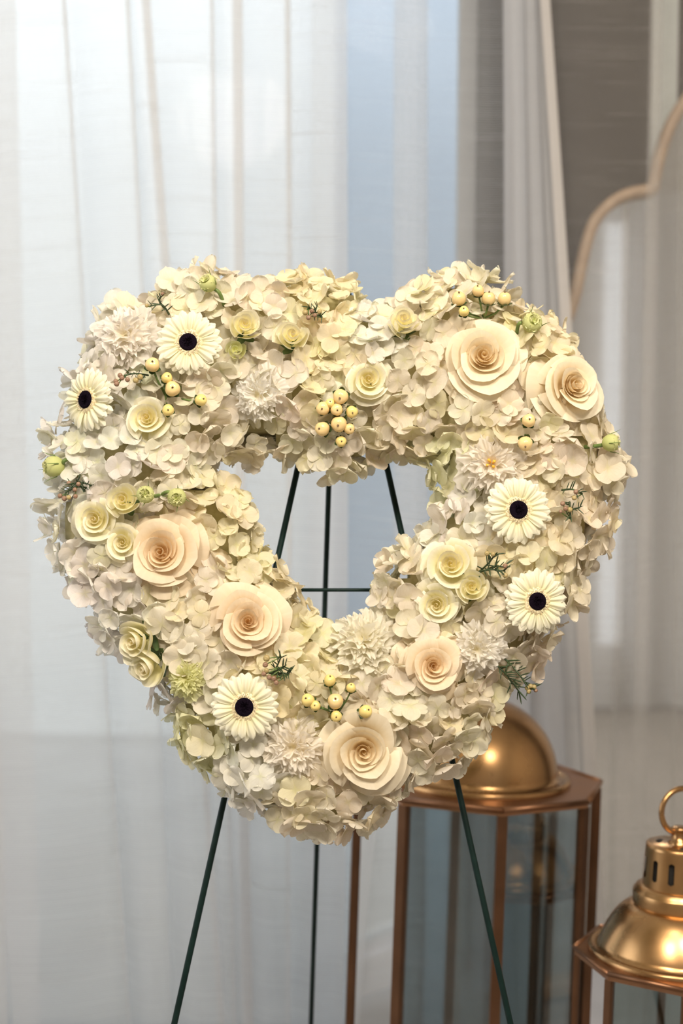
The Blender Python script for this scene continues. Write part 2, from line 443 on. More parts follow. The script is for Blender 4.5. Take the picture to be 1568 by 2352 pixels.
# ------------------------------------------------------------------ mirror
YM = 2.86
half = [(1568+190, 60), (1690, 105), (1625, 165), (1568, 238), (1536, 293), (1514, 354), (1500, 415), (1497, 437), (1478, 440), (1436, 449), (1398, 471), (1364, 509), (1345, 559), (1331, 620), (1320, 676), (1304, 725), (1290, 752),
        (1268, 768), (1190, 790), (1120, 850), (1075, 940), (1056, 1040), (1050, 1150), (1047, 1500), (1044, 2000), (1042, 2400)]
pts = [P(a, b, YM) for a, b in half]
zb_ = 0.02
pts[-1].z = zb_ ; 
x_mid = pts[0].x
mir = thing('wall_mirror', 'tall mirror with scalloped taupe frame against the dark wall behind the lanterns', 'mirror', (x_mid, YM, zb_))
loc = Vector((x_mid, YM, zb_))
left = [p-loc for p in pts]
outline = left + [Vector((-p.x, 0, p.z)) for p in reversed(left[1:])]
# smooth resample of the outline
def catmull(ps, sub=4):
    out = []
    for i in range(len(ps)-1):
        p0, p1, p2, p3 = ps[max(i-1, 0)], ps[i], ps[i+1], ps[min(i+2, len(ps)-1)]
        for k in range(sub):
            t = k/sub
            out.append(0.5*((2*p1)+(p2-p0)*t+(2*p0-5*p1+4*p2-p3)*t*t+(3*p1-p0-3*p2+p3)*t**3))
    out.append(ps[-1]); return out
cusp = [7, 16]
segs = [left[0:8], left[7:17], left[16:]]
sm = []
for s_ in segs: sm += catmull(s_, 4)[:-1]
sm.append(left[-1])
outline = [Vector((-p.x, 0, p.z)) for p in reversed(sm[1:])]
outline = sm[::-1] + outline[::-1]          # bottom left, up over the top, down to bottom right
me = mesh('mirror_glass', [(p.x, 0.006, p.z) for p in outline], [tuple(range(len(outline)))], M_MIRROR, smooth=False)
part('mirror_glass', me, mir)
me = mesh('backing', [(p.x, 0.012, p.z) for p in outline]+[(p.x, 0.02, p.z) for p in outline],
          [tuple(range(len(outline))), tuple(len(outline)+i for i in reversed(range(len(outline))))] +
          [(i, (i+1) % len(outline), len(outline)+(i+1) % len(outline), len(outline)+i) for i in range(len(outline))], M_MFRAME, smooth=False)
part('backing', me, mir)
def frame_geo(path, w, d):
    V, F = [], []
    for i, p in enumerate(path):
        t = (path[min(i+1, len(path)-1)]-path[max(i-1, 0)]); t.y = 0; t.normalize()
        n = Vector((-t.z, 0, t.x))
        for (a, b) in ((-w, 0.0), (-w, -d*0.7), (-w*0.4, -d), (w*0.4, -d), (w, -d*0.7), (w, 0.0)):
            V.append(p+n*a+Vector((0, 0.004+b, 0)))
    for i in range(len(path)-1):
        for k in range(6):
            F.append((i*6+k, i*6+(k+1) % 6, (i+1)*6+(k+1) % 6, (i+1)*6+k))
    F.append(tuple(reversed(range(6)))); F.append(tuple((len(path)-1)*6+k for k in range(6)))
    return V, F
v, f = frame_geo(outline, 0.0115, 0.03)
part('frame', mesh('mirror_frame', v, f, M_MFRAME), mir)
v, f = box_geo(outline[0].x-0.012, outline[-1].x+0.012, -0.028, 0.004, -0.012, 0.012)
part('bottom_rail', mesh('bottom_rail', v, f, M_MFRAME, smooth=False), mir)

# ------------------------------------------------------------------ lanterns
def octagon(R, phi): return [(R*math.cos(phi+math.pi/4*k), R*math.sin(phi+math.pi/4*k)) for k in range(8)]
def prism(R, phi, z0, z1, R2=None):
    a = octagon(R, phi); b = octagon(R2 or R, phi)
    V = [(x, y, z0) for x, y in a]+[(x, y, z1) for x, y in b]
    F = [tuple(reversed(range(8))), tuple(range(8, 16))]+[(i, (i+1) % 8, 8+(i+1) % 8, 8+i) for i in range(8)]
    return V, F
def bar(a, b, w, d):
    """a flat bar from a to b lying along the edge, used for octagon edging"""
    a, b = Vector(a), Vector(b); t = (b-a).normalized(); z = Vector((0, 0, 1)); n = t.cross(z)
    V = [p + n*sn*d/2 + z*sz*w/2 for p in (a, b) for sn in (-1, 1) for sz in (-1, 1)]
    F = [(0, 1, 3, 2), (4, 6, 7, 5), (0, 4, 5, 1), (2, 3, 7, 6), (0, 2, 6, 4), (1, 5, 7, 3)]
    return V, F
def lantern(px, py, Y, R, phi, dome, collar, chim, label, tilt):
    top = P(px, py, Y); H = top.z
    t = thing('lantern', label, 'lantern', (top.x, Y, 0.0), Quaternion((0, 1, 0), tilt), group='copper and glass floor lanterns')
    t.location.x -= H*math.sin(tilt)
    z0, zt = 0.0, H-0.012
    # base
    v, f = join(prism(R, phi, 0.0, 0.035), prism(R*0.93, phi, 0.035, 0.055))
    part('base', mesh('lantern_base', v, f, M_COPPER, smooth=False), t)
    cs = octagon(R*0.965, phi)
    pw = R*0.075
    for k in range(8):
        x, y = cs[k]; a = phi+math.pi/4*k
        v, f = box_geo(-pw*0.45, pw*0.45, -pw/2, pw/2, 0.05, zt)
        me = mesh('post', v, f, M_POST, smooth=False)
        part('post', me, t, loc=(x, y, 0), quat=Quaternion((0, 0, 1), a))
    for k in range(8):
        (x0, y0), (x1, y1) = cs[k], cs[(k+1) % 8]
        dx, dy = x1-x0, y1-y0
        q = 0.05
        a_, b_ = (x0+dx*q, y0+dy*q), (x1-dx*q, y1-dy*q)
        nx, ny = dy, -dx; l = math.hypot(nx, ny); nx, ny = nx/l*0.0012, ny/l*0.0012
        V = [(a_[0]-nx, a_[1]-ny, 0.056), (b_[0]-nx, b_[1]-ny, 0.056), (b_[0]-nx, b_[1]-ny, zt-0.001), (a_[0]-nx, a_[1]-ny, zt-0.001),
             (a_[0]+nx, a_[1]+ny, 0.056), (b_[0]+nx, b_[1]+ny, 0.056), (b_[0]+nx, b_[1]+ny, zt-0.001), (a_[0]+nx, a_[1]+ny, zt-0.001)]
        F = [(0, 1, 2, 3), (7, 6, 5, 4), (0, 4, 5, 1), (1, 5, 6, 2), (2, 6, 7, 3), (3, 7, 4, 0)]
        part('pane', mesh('pane', V, F, M_GLASS, smooth=False), t)
    # top plate with rolled edge
    tp = part('top_plate', mesh('top_plate', *prism(R*1.0, phi, zt, H-0.002, R*0.985), M_COPPER, smooth=False), t)
    oc = octagon(R*1.0, phi)
    v, f = join(*[tube_geo([(*oc[k], H-0.003), (*oc[(k+1) % 8], H-0.003)], R*0.022, 8) for k in range(8)])
    part('edging', mesh('edging', v, f, M_COPPER), tp)
    # dome with stepped flange
    rf, rd, prof = dome
    pr = [(rf*R, H-0.002), (rf*R, H+0.004), (rf*R*0.985, H+0.007), (rf*R*0.95, H+0.0075), (rf*R*0.94, H+0.005), (rd*R*1.02, H+0.006)] + [(r*R, H+0.006+z) for r, z in prof]
    v, f = lathe_geo(pr, 72)
    part('dome', mesh('dome', v, f, M_BRASS), t)
    zd = pr[-1][1]
    rc, hc = collar
    cp = [(rc*R*0.98, zd-0.004), (rc*R*1.0, zd), (rc*R*1.0, zd+hc*0.62), (rc*R*0.985, zd+hc*0.72), (rc*R*0.93, zd+hc*0.8), (rc*R*0.93, zd+hc*0.9), (chim[0]*R*1.04, zd+hc)]
    v, f = lathe_geo(cp, 60); part('collar', mesh('collar', v, f, M_BRASS), t)
    zc = zd+hc; rch, hch = chim[0]*R, chim[1]
    ch = part('chimney', None, t) if False else None
    # chimney wall with real slots
    n = 72; rows = [0, 0.18, 0.22, 0.66, 0.70, 0.9, 0.97, 1.0]
    V, F = [], []
    for j, q in enumerate(rows):
        rr_ = rch*(1.04-0.06*q)*(0.965 if q == 1.0 else 1.0)
        for k in range(n):
            a = 2*math.pi*k/n; V.append((rr_*math.cos(a), rr_*math.sin(a), zc+hch*q))
    for j in range(len(rows)-1):
        for k in range(n):
            if j == 2 and k % 6 in (0, 1): continue
            if j in (1, 3) and k % 6 in (0, 1):
                # rounded slot ends: one triangle left at each corner
                a0, a1, b0, b1 = j*n+k, j*n+(k+1) % n, (j+1)*n+k, (j+1)*n+(k+1) % n
                if j == 1: F.append((a0, a1, b0) if k % 6 == 0 else (a0, a1, b1))
                else: F.append((a0, b1, b0) if k % 6 == 0 else (a1, b1, b0))
                continue
            F.append((j*n+k, j*n+(k+1) % n, (j+1)*n+(k+1) % n, (j+1)*n+k))
    # flat cap
    c0 = len(V); V.append((0, 0, zc+hch)); j = len(rows)-1
    for k in range(n): F.append((j*n+k, j*n+(k+1) % n, c0))
    cho = part('chimney', mesh('chimney', V, F, M_BRASS), t)
    v, f = lathe_geo([(rch*0.9, zc), (rch*0.86, zc+hch*0.96)], 48)  # black sleeve put in as the shade seen through the slots
    part('shade_liner', mesh('shade_liner', v, f, M_INSHADE), cho, 'black sleeve painting the shade inside the chimney')
    for k in range(3):  # flat black strips paint the shade of slots in the cap
        a = 0.6+2.1*k; r_ = rch*0.62
        v, f = tube_geo([(r_*math.cos(a+d), r_*math.sin(a+d), zc+hch+0.0003) for d in (-0.3, -0.1, 0.1, 0.3)], rch*0.09, 6)
        v = [(p[0], p[1], zc+hch+(p[2]-zc-hch)*0.15) for p in v]
        part('slot_shade', mesh('slot_shade', v, f, M_INSHADE), cho, 'black strip painting the shade of a slot')
    zs = zc+hch
    hs = chim[2]
    v, f = lathe_geo([(rch*0.33, zs-0.001), (rch*0.33, zs+0.003), (rch*0.24, zs+0.005), (rch*0.24, zs+hs*0.8), (rch*0.27, zs+hs*0.9), (rch*0.2, zs+hs), (0.0005, zs+hs)], 24)
    part('stud', mesh('stud', v, f, M_BRASS), t)
    rr_ = chim[3]
    pts_ = [(rr_*math.sin(a), 0, zs+hs*0.62+rr_-rr_*math.cos(a)) for a in [2*math.pi*k/40 for k in range(41)]]
    v, f = tube_geo(pts_, rr_*0.13, 10, False)
    part('ring_handle', mesh('ring_handle', v, f, M_BRASS), t, quat=Quaternion((0, 0, 1), 0.35))
    return t
import math as _m
hemi = [(0.63*_m.cos(a), 0.124*_m.sin(a)) for a in [_m.radians(d) for d in range(0, 76, 5)]]
lantern(1098, 1786, 2.25, 0.199, math.radians(5), (0.73, 0.63, hemi), (0.19, 0.02), (0.155, 0.05, 0.02, 0.03),
        'large octagonal lantern with round copper dome standing behind the right easel leg', math.radians(1.5))
low = [(0.77*(1-0.47*(q**1.15)), 0.062*_m.sin(q*_m.pi/2)**0.95) for q in [k/14 for k in range(15)]]
lantern(1549, 2187, 1.95, 0.138, math.radians(-7), (0.86, 0.77, low), (0.44, 0.026), (0.335, 0.058, 0.024, 0.031),
        'smaller lantern with slotted chimney and ring handle at the right edge', math.radians(1.5))

# ------------------------------------------------------------------ easel
es = thing('wire_easel', 'dark green wire easel on three legs holding the heart wreath', 'easel', (WO.x, 1.75, 0.0))
eo = Vector(es.location)
def leg_line(p1, p2, h1, h2):
    """world line through two picture points lying on the easel's front plane, run down to the floor"""
    a, b = uvw(*px2uv(*p1, h1), h1), uvw(*px2uv(*p2, h2), h2)
    d = b-a; k = (0.004-a.z)/d.z
    return a, a+d*k
HB = -0.062
aL, fL = leg_line((772, 676), (400, 2352), HB, HB)
aR, fR = leg_line((795, 652), (1172, 2352), HB, HB)
apex = uvw(*px2uv(784, 655, HB), HB)
for a, b in ((aL, fL), (aR, fR)):
    v, f = tube_geo([a-eo, b-eo], 0.0038, 10)
    lg = part('leg', mesh('leg', v, f, M_EASEL), es)
    v, f = tube_geo([b-eo+(a-b).normalized()*0.03, b-eo], 0.005, 10)
    part('foot_cap', mesh('foot_cap', v, f, M_EASEL), lg)
bk_top = P(766, 640, 1.80); bk1 = P(755, 1105, 1.90)
bk2 = P(714, 2352, 2.12); d = bk2-bk1; bk3 = bk1+d*((0.004-bk1.z)/d.z)
bkt = bk1 - d*((P(770, 715, 1.82).z-bk1.z)/(-d.z))
v, f = tube_geo([bkt-eo, bk3-eo], 0.0037, 10)
lg = part('leg', mesh('back_leg', v, f, M_EASEL), es, 'back leg')
v, f = tube_geo([bk3-eo+(bkt-bk3).normalized()*0.03, bk3-eo], 0.005, 10)
part('foot_cap', mesh('foot_cap', v, f, M_EASEL), lg)
def on_leg(a, b, py):
    lo, hi = 0.0, 1.0
    for _ in range(40):
        m_ = (lo+hi)/2; q = a+(b-a)*m_
        c = CAM_R.transposed() @ (q-Vector((0, 0, CAM_H)))
        y = 1176 - FPX*c.y/(-c.z)
        if y < py: lo = m_
        else: hi = m_
    return a+(b-a)*lo
c1, c2 = on_leg(aL, fL, 1355), on_leg(aR, fR, 1355)
v, f = tube_geo([c1-eo, c2-eo], 0.0022, 8); part('crossbar', mesh('crossbar', v, f, M_EASEL), es)
# curved wire at the top and the two pegs that carry the wreath
v, f = tube_geo([aL-eo, (aL+aR)/2-eo+Vector((0, 0, 0.003)), aR-eo], 0.0034, 8); part('top_loop', mesh('top_loop', v, f, M_EASEL), es)
for a, b in ((aL, fL), (aR, fR)):
    q = on_leg(a, b, 1560)
    v, f = tube_geo([q-eo, q-eo+WN*0.055, q-eo+WN*0.062+WV*0.012], 0.003, 8); part('peg', mesh('peg', v, f, M_EASEL), es)
tip = uvw(*px2uv(794, 652, HB), HB)
v, f = tube_geo([aR-eo, aR-eo+(aR-fR).normalized()*0.0], 0.003, 8)

# ------------------------------------------------------------------ heart surface
OUT = [(830, 700), (800, 660), (740, 640), (680, 632), (610, 655), (560, 648), (490, 632), (420, 645), (372, 670), (330, 705), (270, 700), (230, 735), (212, 785), (192, 835), (165, 880), (155, 950), (130, 1015), (132, 1080), (142, 1125), (122, 1190), (138, 1265), (165, 1312), (205, 1372), (228, 1448), (290, 1490), (345, 1568), (398, 1630), (435, 1705), (500, 1765), (535, 1820), (590, 1855), (665, 1895), (750, 1910), (815, 1902), (868, 1865), (930, 1812), (990, 1772), (1050, 1758), (1105, 1690), (1130, 1600), (1200, 1535), (1240, 1488), (1268, 1440), (1308, 1395), (1322, 1335), (1368, 1255), (1395, 1195), (1412, 1120), (1420, 1050), (1385, 985), (1372, 905), (1350, 855), (1295, 800), (1275, 752), (1220, 735), (1170, 695), (1130, 655), (1080, 645), (1030, 640), (965, 662), (920, 690), (870, 722)]
INN = [(478, 1092), (502, 1062), (550, 1040), (600, 1042), (670, 1052), (720, 1082), (780, 1088), (850, 1078), (890, 1040), (925, 1040), (985, 1052), (1010, 1100), (1012, 1170), (972, 1218), (920, 1262), (882, 1315), (865, 1370), (880, 1412), (820, 1432), (760, 1448), (712, 1430), (688, 1372), (648, 1335), (598, 1292), (592, 1222), (556, 1165), (510, 1110)]
def resample(poly, step):
    out = []
    n = len(poly)
    for i in range(n):
        a, b = np.array(poly[i]), np.array(poly[(i+1) % n]); L = np.linalg.norm(b-a)
        k = max(1, int(round(L/step)))
        for t in range(k): out.append(tuple(a+(b-a)*t/k))
    return out
out_uv = np.array([px2uv(*p) for p in resample(OUT, 22)]); inn_uv = np.array([px2uv(*p) for p in resample(INN, 22)])
ALLB = np.vstack([out_uv, inn_uv])
SEG_A = np.vstack([out_uv, inn_uv]); SEG_B = np.vstack([np.roll(out_uv, -1, 0), np.roll(inn_uv, -1, 0)])
def bdist(q):
    q = np.atleast_2d(q)[:, None, :]; ab = (SEG_B-SEG_A)[None]; ap = q-SEG_A[None]
    t = np.clip((ap*ab).sum(2)/(ab**2).sum(2), 0, 1)
    return np.sqrt(((ap-t[..., None]*ab)**2).sum(2)).min(1)
def inside_poly(q, poly):
    x, y = q[:, 0][:, None], q[:, 1][:, None]
    x0, y0 = poly[:, 0][None], poly[:, 1][None]; x1, y1 = np.roll(poly, -1, 0)[:, 0][None], np.roll(poly, -1, 0)[:, 1][None]
    c = ((y0 > y) != (y1 > y)) & (x < (x1-x0)*(y-y0)/(y1-y0+1e-12)+x0)
    return c.sum(1) % 2 == 1
def inside(q):
    q = np.atleast_2d(q); return inside_poly(q, out_uv) & ~inside_poly(q, inn_uv)
W_, H_ = 0.075, 0.070
def hsurf(q):
    q = np.atleast_2d(q); d = np.where(inside(q), bdist(q), 0.0)
    t = np.clip(d/W_, 0, 1); return H_*np.sqrt(np.clip(1-(1-t)**2, 0, 1))
def hs1(u, v): return float(hsurf([[u, v]])[0])
def nsurf(u, v, e=0.006):
    a = hsurf([[u+e, v], [u-e, v], [u, v+e], [u, v-e]])
    n = Vector((-(a[0]-a[1])/(2*e), -(a[2]-a[3])/(2*e), 1.0))
    return n.normalized()
def place(px, py, lift=0.0):
    """uv and height where the picture point meets the flower surface raised by lift"""
    h = 0.04
    for _ in range(8):
        u, v = px2uv(px, py, h); h = hs1(u, v)+lift
    return u, v, h

# foam heart under the flowers: a closed quilted heart set 2 cm inside the flower surface
def foam_mesh():
    step = 0.0145
    lo, hi = out_uv.min(0)-0.01, out_uv.max(0)+0.01
    nx, ny = int((hi[0]-lo[0])/step)+1, int((hi[1]-lo[1])/step)+1
    gu, gv = np.meshgrid(lo[0]+np.arange(nx)*step, lo[1]+np.arange(ny)*step, indexing='ij')
    q = np.stack([gu.ravel(), gv.ravel()], 1)
    ins = inside(q) & (bdist(q) > 0.012)
    h = np.maximum(hsurf(q)-0.020, 0.004)
    V, F, idf, idb = [], [], {}, {}
    for k in np.nonzero(ins)[0]:
        idf[k] = len(V); V.append(uvw(q[k, 0], q[k, 1], h[k]))
        idb[k] = len(V); V.append(uvw(q[k, 0], q[k, 1], -0.055 if bdist(q[k])[0] > 0.02 else -0.03))
    from collections import Counter
    ec = Counter()
    for i in range(nx-1):
        for j in range(ny-1):
            k = [i*ny+j, (i+1)*ny+j, (i+1)*ny+j+1, i*ny+j+1]
            if all(x in idf for x in k):
                F.append(tuple(idf[x] for x in k)); F.append(tuple(idb[x] for x in reversed(k)))
                for a, b in zip(k, k[1:]+k[:1]): ec[(a, b)] += 1
    for (a, b) in list(ec):
        if (b, a) not in ec: F.append((idf[b], idf[a], idb[a], idb[b]))
    return V, F
V, F = foam_mesh()
foam = thing('foam_heart', 'heart shaped floral foam hidden under the white blooms on the easel', 'floral foam', WO, data=None)
part('foam_body', mesh('foam_body', [v-WO for v in V], F, M_FOAM), foam)

# ------------------------------------------------------------------ flowers: shapes
def rose_geo(R, rr, n=26, r_in=0.05, r_cup=0.62, flare=0.34, z_mid=0.60, z_drop=0.55, hgt=1.0, deep=0.45, pointy=0.22, pw=1.35, clus=True, nu=12, nv=11):
    """list of (verts, faces, uvs) of petals, from the centre outwards"""
    out = []
    th = rr.uniform(0, 6.28)
    ox, oy = rr.uniform(-0.03, 0.03), rr.uniform(-0.03, 0.03)
    for i in range(n):
        f = i/(n-1)
        th += math.radians(128) + rr.uniform(-0.35, 0.35)
        gf = f**pw if not clus else (0.52*(f/0.52) if f < 0.52 else 0.60+0.40*((f-0.52)/0.48)**0.8)
        rim = (r_in + r_cup*gf)*(1+rr.uniform(-0.07, 0.07))
        qx, qy = rr.gauss(0, 0.03)*f, rr.gauss(0, 0.03)*f
        z1 = (z_mid + 0.13*math.exp(-((f-0.58)/0.2)**2) - z_drop*f**2.4 + rr.uniform(-0.03, 0.03))*hgt
        lip = (0.01 + flare*f**1.6)*(1+rr.uniform(-0.25, 0.25))
        wid = (1.95 - 1.10*f)*(1+rr.uniform(-0.10, 0.10))
        pt = pointy*f*rr.uniform(0.3, 1.4)
        sk = rr.uniform(-0.3, 0.3); sp = 0.26*(1-f)+0.09
        p1, p2 = rr.uniform(0, 6.28), rr.uniform(0, 6.28)
        zb = z1 - (0.30 + deep*f)*hgt
        tuck = 0.30*(1-f)**2
        def fn(u, v, rim=rim, z1=z1, lip=lip, wid=wid, pt=pt, p1=p1, p2=p2, th=th, f=f, zb=zb, sk=sk, sp=sp, tuck=tuck, qx=qx, qy=qy):
            au = abs(u)
            ve = v*(1 - 0.14*au**3.0 - 0.16*f*au**1.6 + 0.04*f*math.sin(2.3*u+p2))
            ang = th + u*wid*(0.40+0.60*min(1.0, v*1.5))
            cup = math.sin(min(1.0, ve*1.02)*math.pi/2)**0.80
            t = max(0.0, (v-0.58)/0.42)
            r = rim*cup*(1+sp*u)*(1-tuck*t*t)             # one edge tucked in, the other out: the spiral
            z = zb + (z1-zb)*(ve**1.35)
            c = lip*t**1.6*(1+0.30*au*f+0.3*sk*u)
            r += c
            z -= c*(0.15+0.85*f)*t*0.9
            r += pt*t*t*(1-au)**1.2                       # a pointed lip on the outer petals
            w = 0.030*f*t*math.sin(4.2*u+p1)+0.018*t*math.sin(8*u+p2)*f
            r += w*0.5
            k = (1-f)
            return (R*(r*math.cos(ang)+ox*k+qx), R*(r*math.sin(ang)+oy*k+qy), R*(z+w))
        out.append(grid_geo(fn, nu, nv))
    return out
def ruffle_geo(R, rr, n=15, amp=0.075, guard=2, nu=84, nv=11, dome=0.75):
    """frilly petals standing edge on towards the viewer, their rims crinkled"""
    out = []
    th = rr.uniform(0, 6.28)
    for i in range(n):
        f = i/(n-1); th += math.radians(137.5)+rr.uniform(-0.35, 0.35)
        g = i >= n-guard
        rim = 0.14+0.60*f**0.9
        z1 = dome*math.cos(f*1.30)+rr.uniform(-0.05, 0.05)
        wid = (1.75-0.70*f)*rr.uniform(0.85, 1.15)
        A = amp*(0.5 if g else 1.0)
        arc = rim*wid                                       # half length of the rim
        fr = [arc*rr.uniform(15, 19)+2.5, arc*rr.uniform(27, 34)+4, arc*rr.uniform(44, 54)+5]; ph = [rr.uniform(0, 6.28) for _ in range(6)]
        lip = 0.10+0.17*f+(0.10 if g else 0)
        def fn(u, v, rim=rim, z1=z1, wid=wid, A=A, fr=fr, ph=ph, th=th, f=f, lip=lip, lo=arc*rr.uniform(6, 8)+1.5):
            au = abs(u)
            ve = v*(1-0.12*au**3)
            t = max(0.0, (v-0.30)/0.70)
            k = max(0.0, (v-0.50)/0.50)**1.3
            big = t**1.5*0.075*math.sin(lo*u+ph[4])
            a = A*k*(0.75*math.sin(fr[0]*u+ph[0])+0.65*math.sin(fr[1]*u+ph[1])+0.40*math.sin(fr[2]*u+ph[5]))
            b = A*k*(0.45*math.sin(fr[1]*u+ph[2])+0.35*math.sin(fr[2]*u+ph[3])+0.3*math.sin(fr[0]*0.6*u+ph[4]))
            tang = A*k*0.35*math.cos(fr[0]*u*1.0+ph[0]+0.6)
            ang = th+u*wid*(0.45+0.55*v)+tang/max(rim, 0.2)
            r = rim*math.sin(min(1, ve*1.05)*math.pi/2)**0.8*(1+0.12*u)+lip*t**2+a+big
            z = (z1-0.40)+0.40*ve**1.2+b-lip*0.5*t*t*(0.4+f)
            return (R*r*math.cos(ang), R*r*math.sin(ang), R*z)
        out.append(grid_geo(fn, nu, nv))
    return out

def flower_root(name, label, cat, px, py, R, tilt, group, lift, mid):
    """places a flower so that the point mid*R up its axis is seen at the picture point"""
    u, v, h = place(px, py, lift)
    ns = nsurf(u, v)
    ax = Vector((tilt[0]+0.25*ns.x, tilt[1]+0.25*ns.y, 1.0)).normalized()
    axw = (WM @ ax).normalized()
    loc = uvw(u, v, h) - axw*(mid*R)
    return thing(name, label, cat, loc, quat_to(axw, rnd.uniform(0, 6.28)), group)
CLEAR = []       # (u, v, R) where florets give way
def clear(px, py, R, lift=0.02):
    u, v, h = place(px, py, lift); CLEAR.append((u, v, R))
def jit(c, rr, a=0.03): 
    k = 1+rr.uniform(-a, a); return tuple(max(0, x*k) for x in c)

SEPAL = None
def sepal_mesh():
    def fn(u, v):
        w = 0.20*math.sin(math.pi*min(1, 0.12+v*0.88))**0.8*(1-v*0.6)
        return (u*w, 0.55*math.sin(v*1.7), -0.1+0.55*v-0.30*v*v*v + 0.05*u*u)
    v, f, uv = grid_geo(fn, 4, 8); return mesh('sepal', v, f, M_SEPAL, uv)
SEPAL = sepal_mesh()

def make_rose(name, label, px, py, Rpx, tilt, tint, m, group, **kw):
    rr = random.Random(px*31+py)
    R = Rpx*MPP*1.08
    mid = kw.pop('mid', 0.35); lift = kw.pop('lift', 0.012); seps = kw.pop('sepals', 0)
    t = flower_root(name, label, 'rose', px, py, R, tilt, group, lift, mid)
    i_ = 0
    for v, f, uv in rose_geo(R, rr, **kw):
        g_ = max(0.0, 1-i_/(0.6*kw['n'])); i_ += 1
        part('petal', mesh('petal', v, f, m, uv), t, color=jit((tint[0], tint[1]*(1-0.05*g_), tint[2]*(1-0.14*g_)), rr))
    for k in range(seps):
        q = Quaternion((0, 0, 1), 6.28*k/seps+rr.uniform(-0.2, 0.2))
        part('sepal', SEPAL, t, 'green sepal', loc=(0, 0, -0.42*R*kw.get('hgt', 1)), quat=q, scale=R*1.35)
    clear(px, py, R*0.78)
    return t

GR = 'large cream roses on the heart wreath'
CREAM, PEACH, IVORY = (1.0, 0.99, 0.98), (1.0, 0.95, 0.92), (1.0, 1.0, 1.0)
for px, py, Rp, tl, tint, lab in [
    (1108, 822, 98, (0.02, 0.05), CREAM, 'large open cream rose on the right lobe, below the upright berries'),
    (1316, 885, 84, (0.32, 0.06), CREAM, 'large cream rose at the outer right edge, facing right'),
    (374, 1268, 93, (-0.10, 0.02), PEACH, 'large peach cream rose on the left, beside three small roses'),
    (570, 1428, 86, (0.05, 0.05), PEACH, 'large peach cream rose at the lower left edge of the opening'),
    (832, 1727, 98, (0.02, -0.10), CREAM, 'large cream rose lowest on the wreath, above the bottom tip'),
    (996, 1527, 70, (0.04, -0.02), PEACH, 'mid sized peach cream rose left of a white ruffled bloom, lower right')]:
    make_rose('rose', lab, px, py, Rp, tl, tint, M_ROSE, GR, n=25, z_drop=0.48, lift=0.016, pw=1.25)

GS = 'small ivory spray roses on the heart wreath'
op = dict(n=17, flare=0.26, r_cup=0.68, z_drop=0.34, hgt=1.05, nu=10, nv=9, sepals=5, pointy=0.06)
bd = dict(n=13, flare=0.10, r_cup=0.78, z_drop=0.10, z_mid=0.95, hgt=1.0, deep=0.95, nu=10, nv=9, sepals=5, pointy=0.03, mid=0.15)
for px, py, Rp, tl, lab, kw in [
    (845, 872, 53, (0.05, 0.0), 'open yellowish spray rose above the central berry cluster', op),
    (338, 962, 53, (-0.08, 0.05), 'open ivory spray rose between left gerbera and loose berries', op),
    (218, 1195, 56, (-0.15, 0.02), 'open ivory spray rose farthest left, under brown waxflower buds', op),
    (282, 1245, 47, (-0.10, -0.05), 'half hidden spray rose touching the big peach rose on its left', op),
    (1036, 1297, 66, (-0.02, 0.12), 'largest open spray rose, right of the opening, topmost of three', op),
    (1003, 1387, 52, (-0.15, -0.12), 'open spray rose lowest of the three right of the opening', op),
    (1083, 1352, 36, (-0.1, 0.12), 'small spray rose bud right of two open ones beside green needles', bd),
    (328, 1466, 50, (-0.55, -0.22), 'pale spray rose turned left above another, lower left edge', bd),
    (353, 1524, 47, (-0.65, -0.40), 'spray rose turned down left beside a yellow green ruffled bloom', bd),
    (560, 758, 39, (0.10, 0.30), 'white spray rose bud above a round green white bud, left lobe', bd),
    (670, 785, 39, (0.08, 0.50), 'egg shaped white spray rose bud below the small waxflower sprig', bd),
    (926, 750, 39, (0.10, 0.45), 'pale yellow spray rose bud right of the notch', bd),
    (288, 1153, 39, (-0.10, 0.10), 'small spray rose bud between open spray rose and green buds, left', bd)]:
    make_rose('spray_rose', lab, px, py, Rp, tl, IVORY, M_SPRAY, GS, **dict(kw))
# a round tight bud
rr = random.Random(5)
t = flower_root('rose_bud', 'round tight green white bud beside the left gerbera', 'bud', 542, 804, 27*MPP, (0.1, 0.15), None, 0.014, 0.3)
for v, f, uv in rose_geo(27*MPP, rr, n=9, flare=0.0, r_cup=0.88, z_drop=0.35, z_mid=0.62, deep=1.1, nu=9, nv=8, pointy=0):
    part('petal', mesh('petal', v, f, M_SPRAY, uv), t, color=(0.94, 1.0, 0.85))
for k in range(5):
    part('sepal', SEPAL, t, 'green sepal', loc=(0, 0, -0.017), quat=Quaternion((0, 0, 1), 1.256*k), scale=27*MPP*1.9)

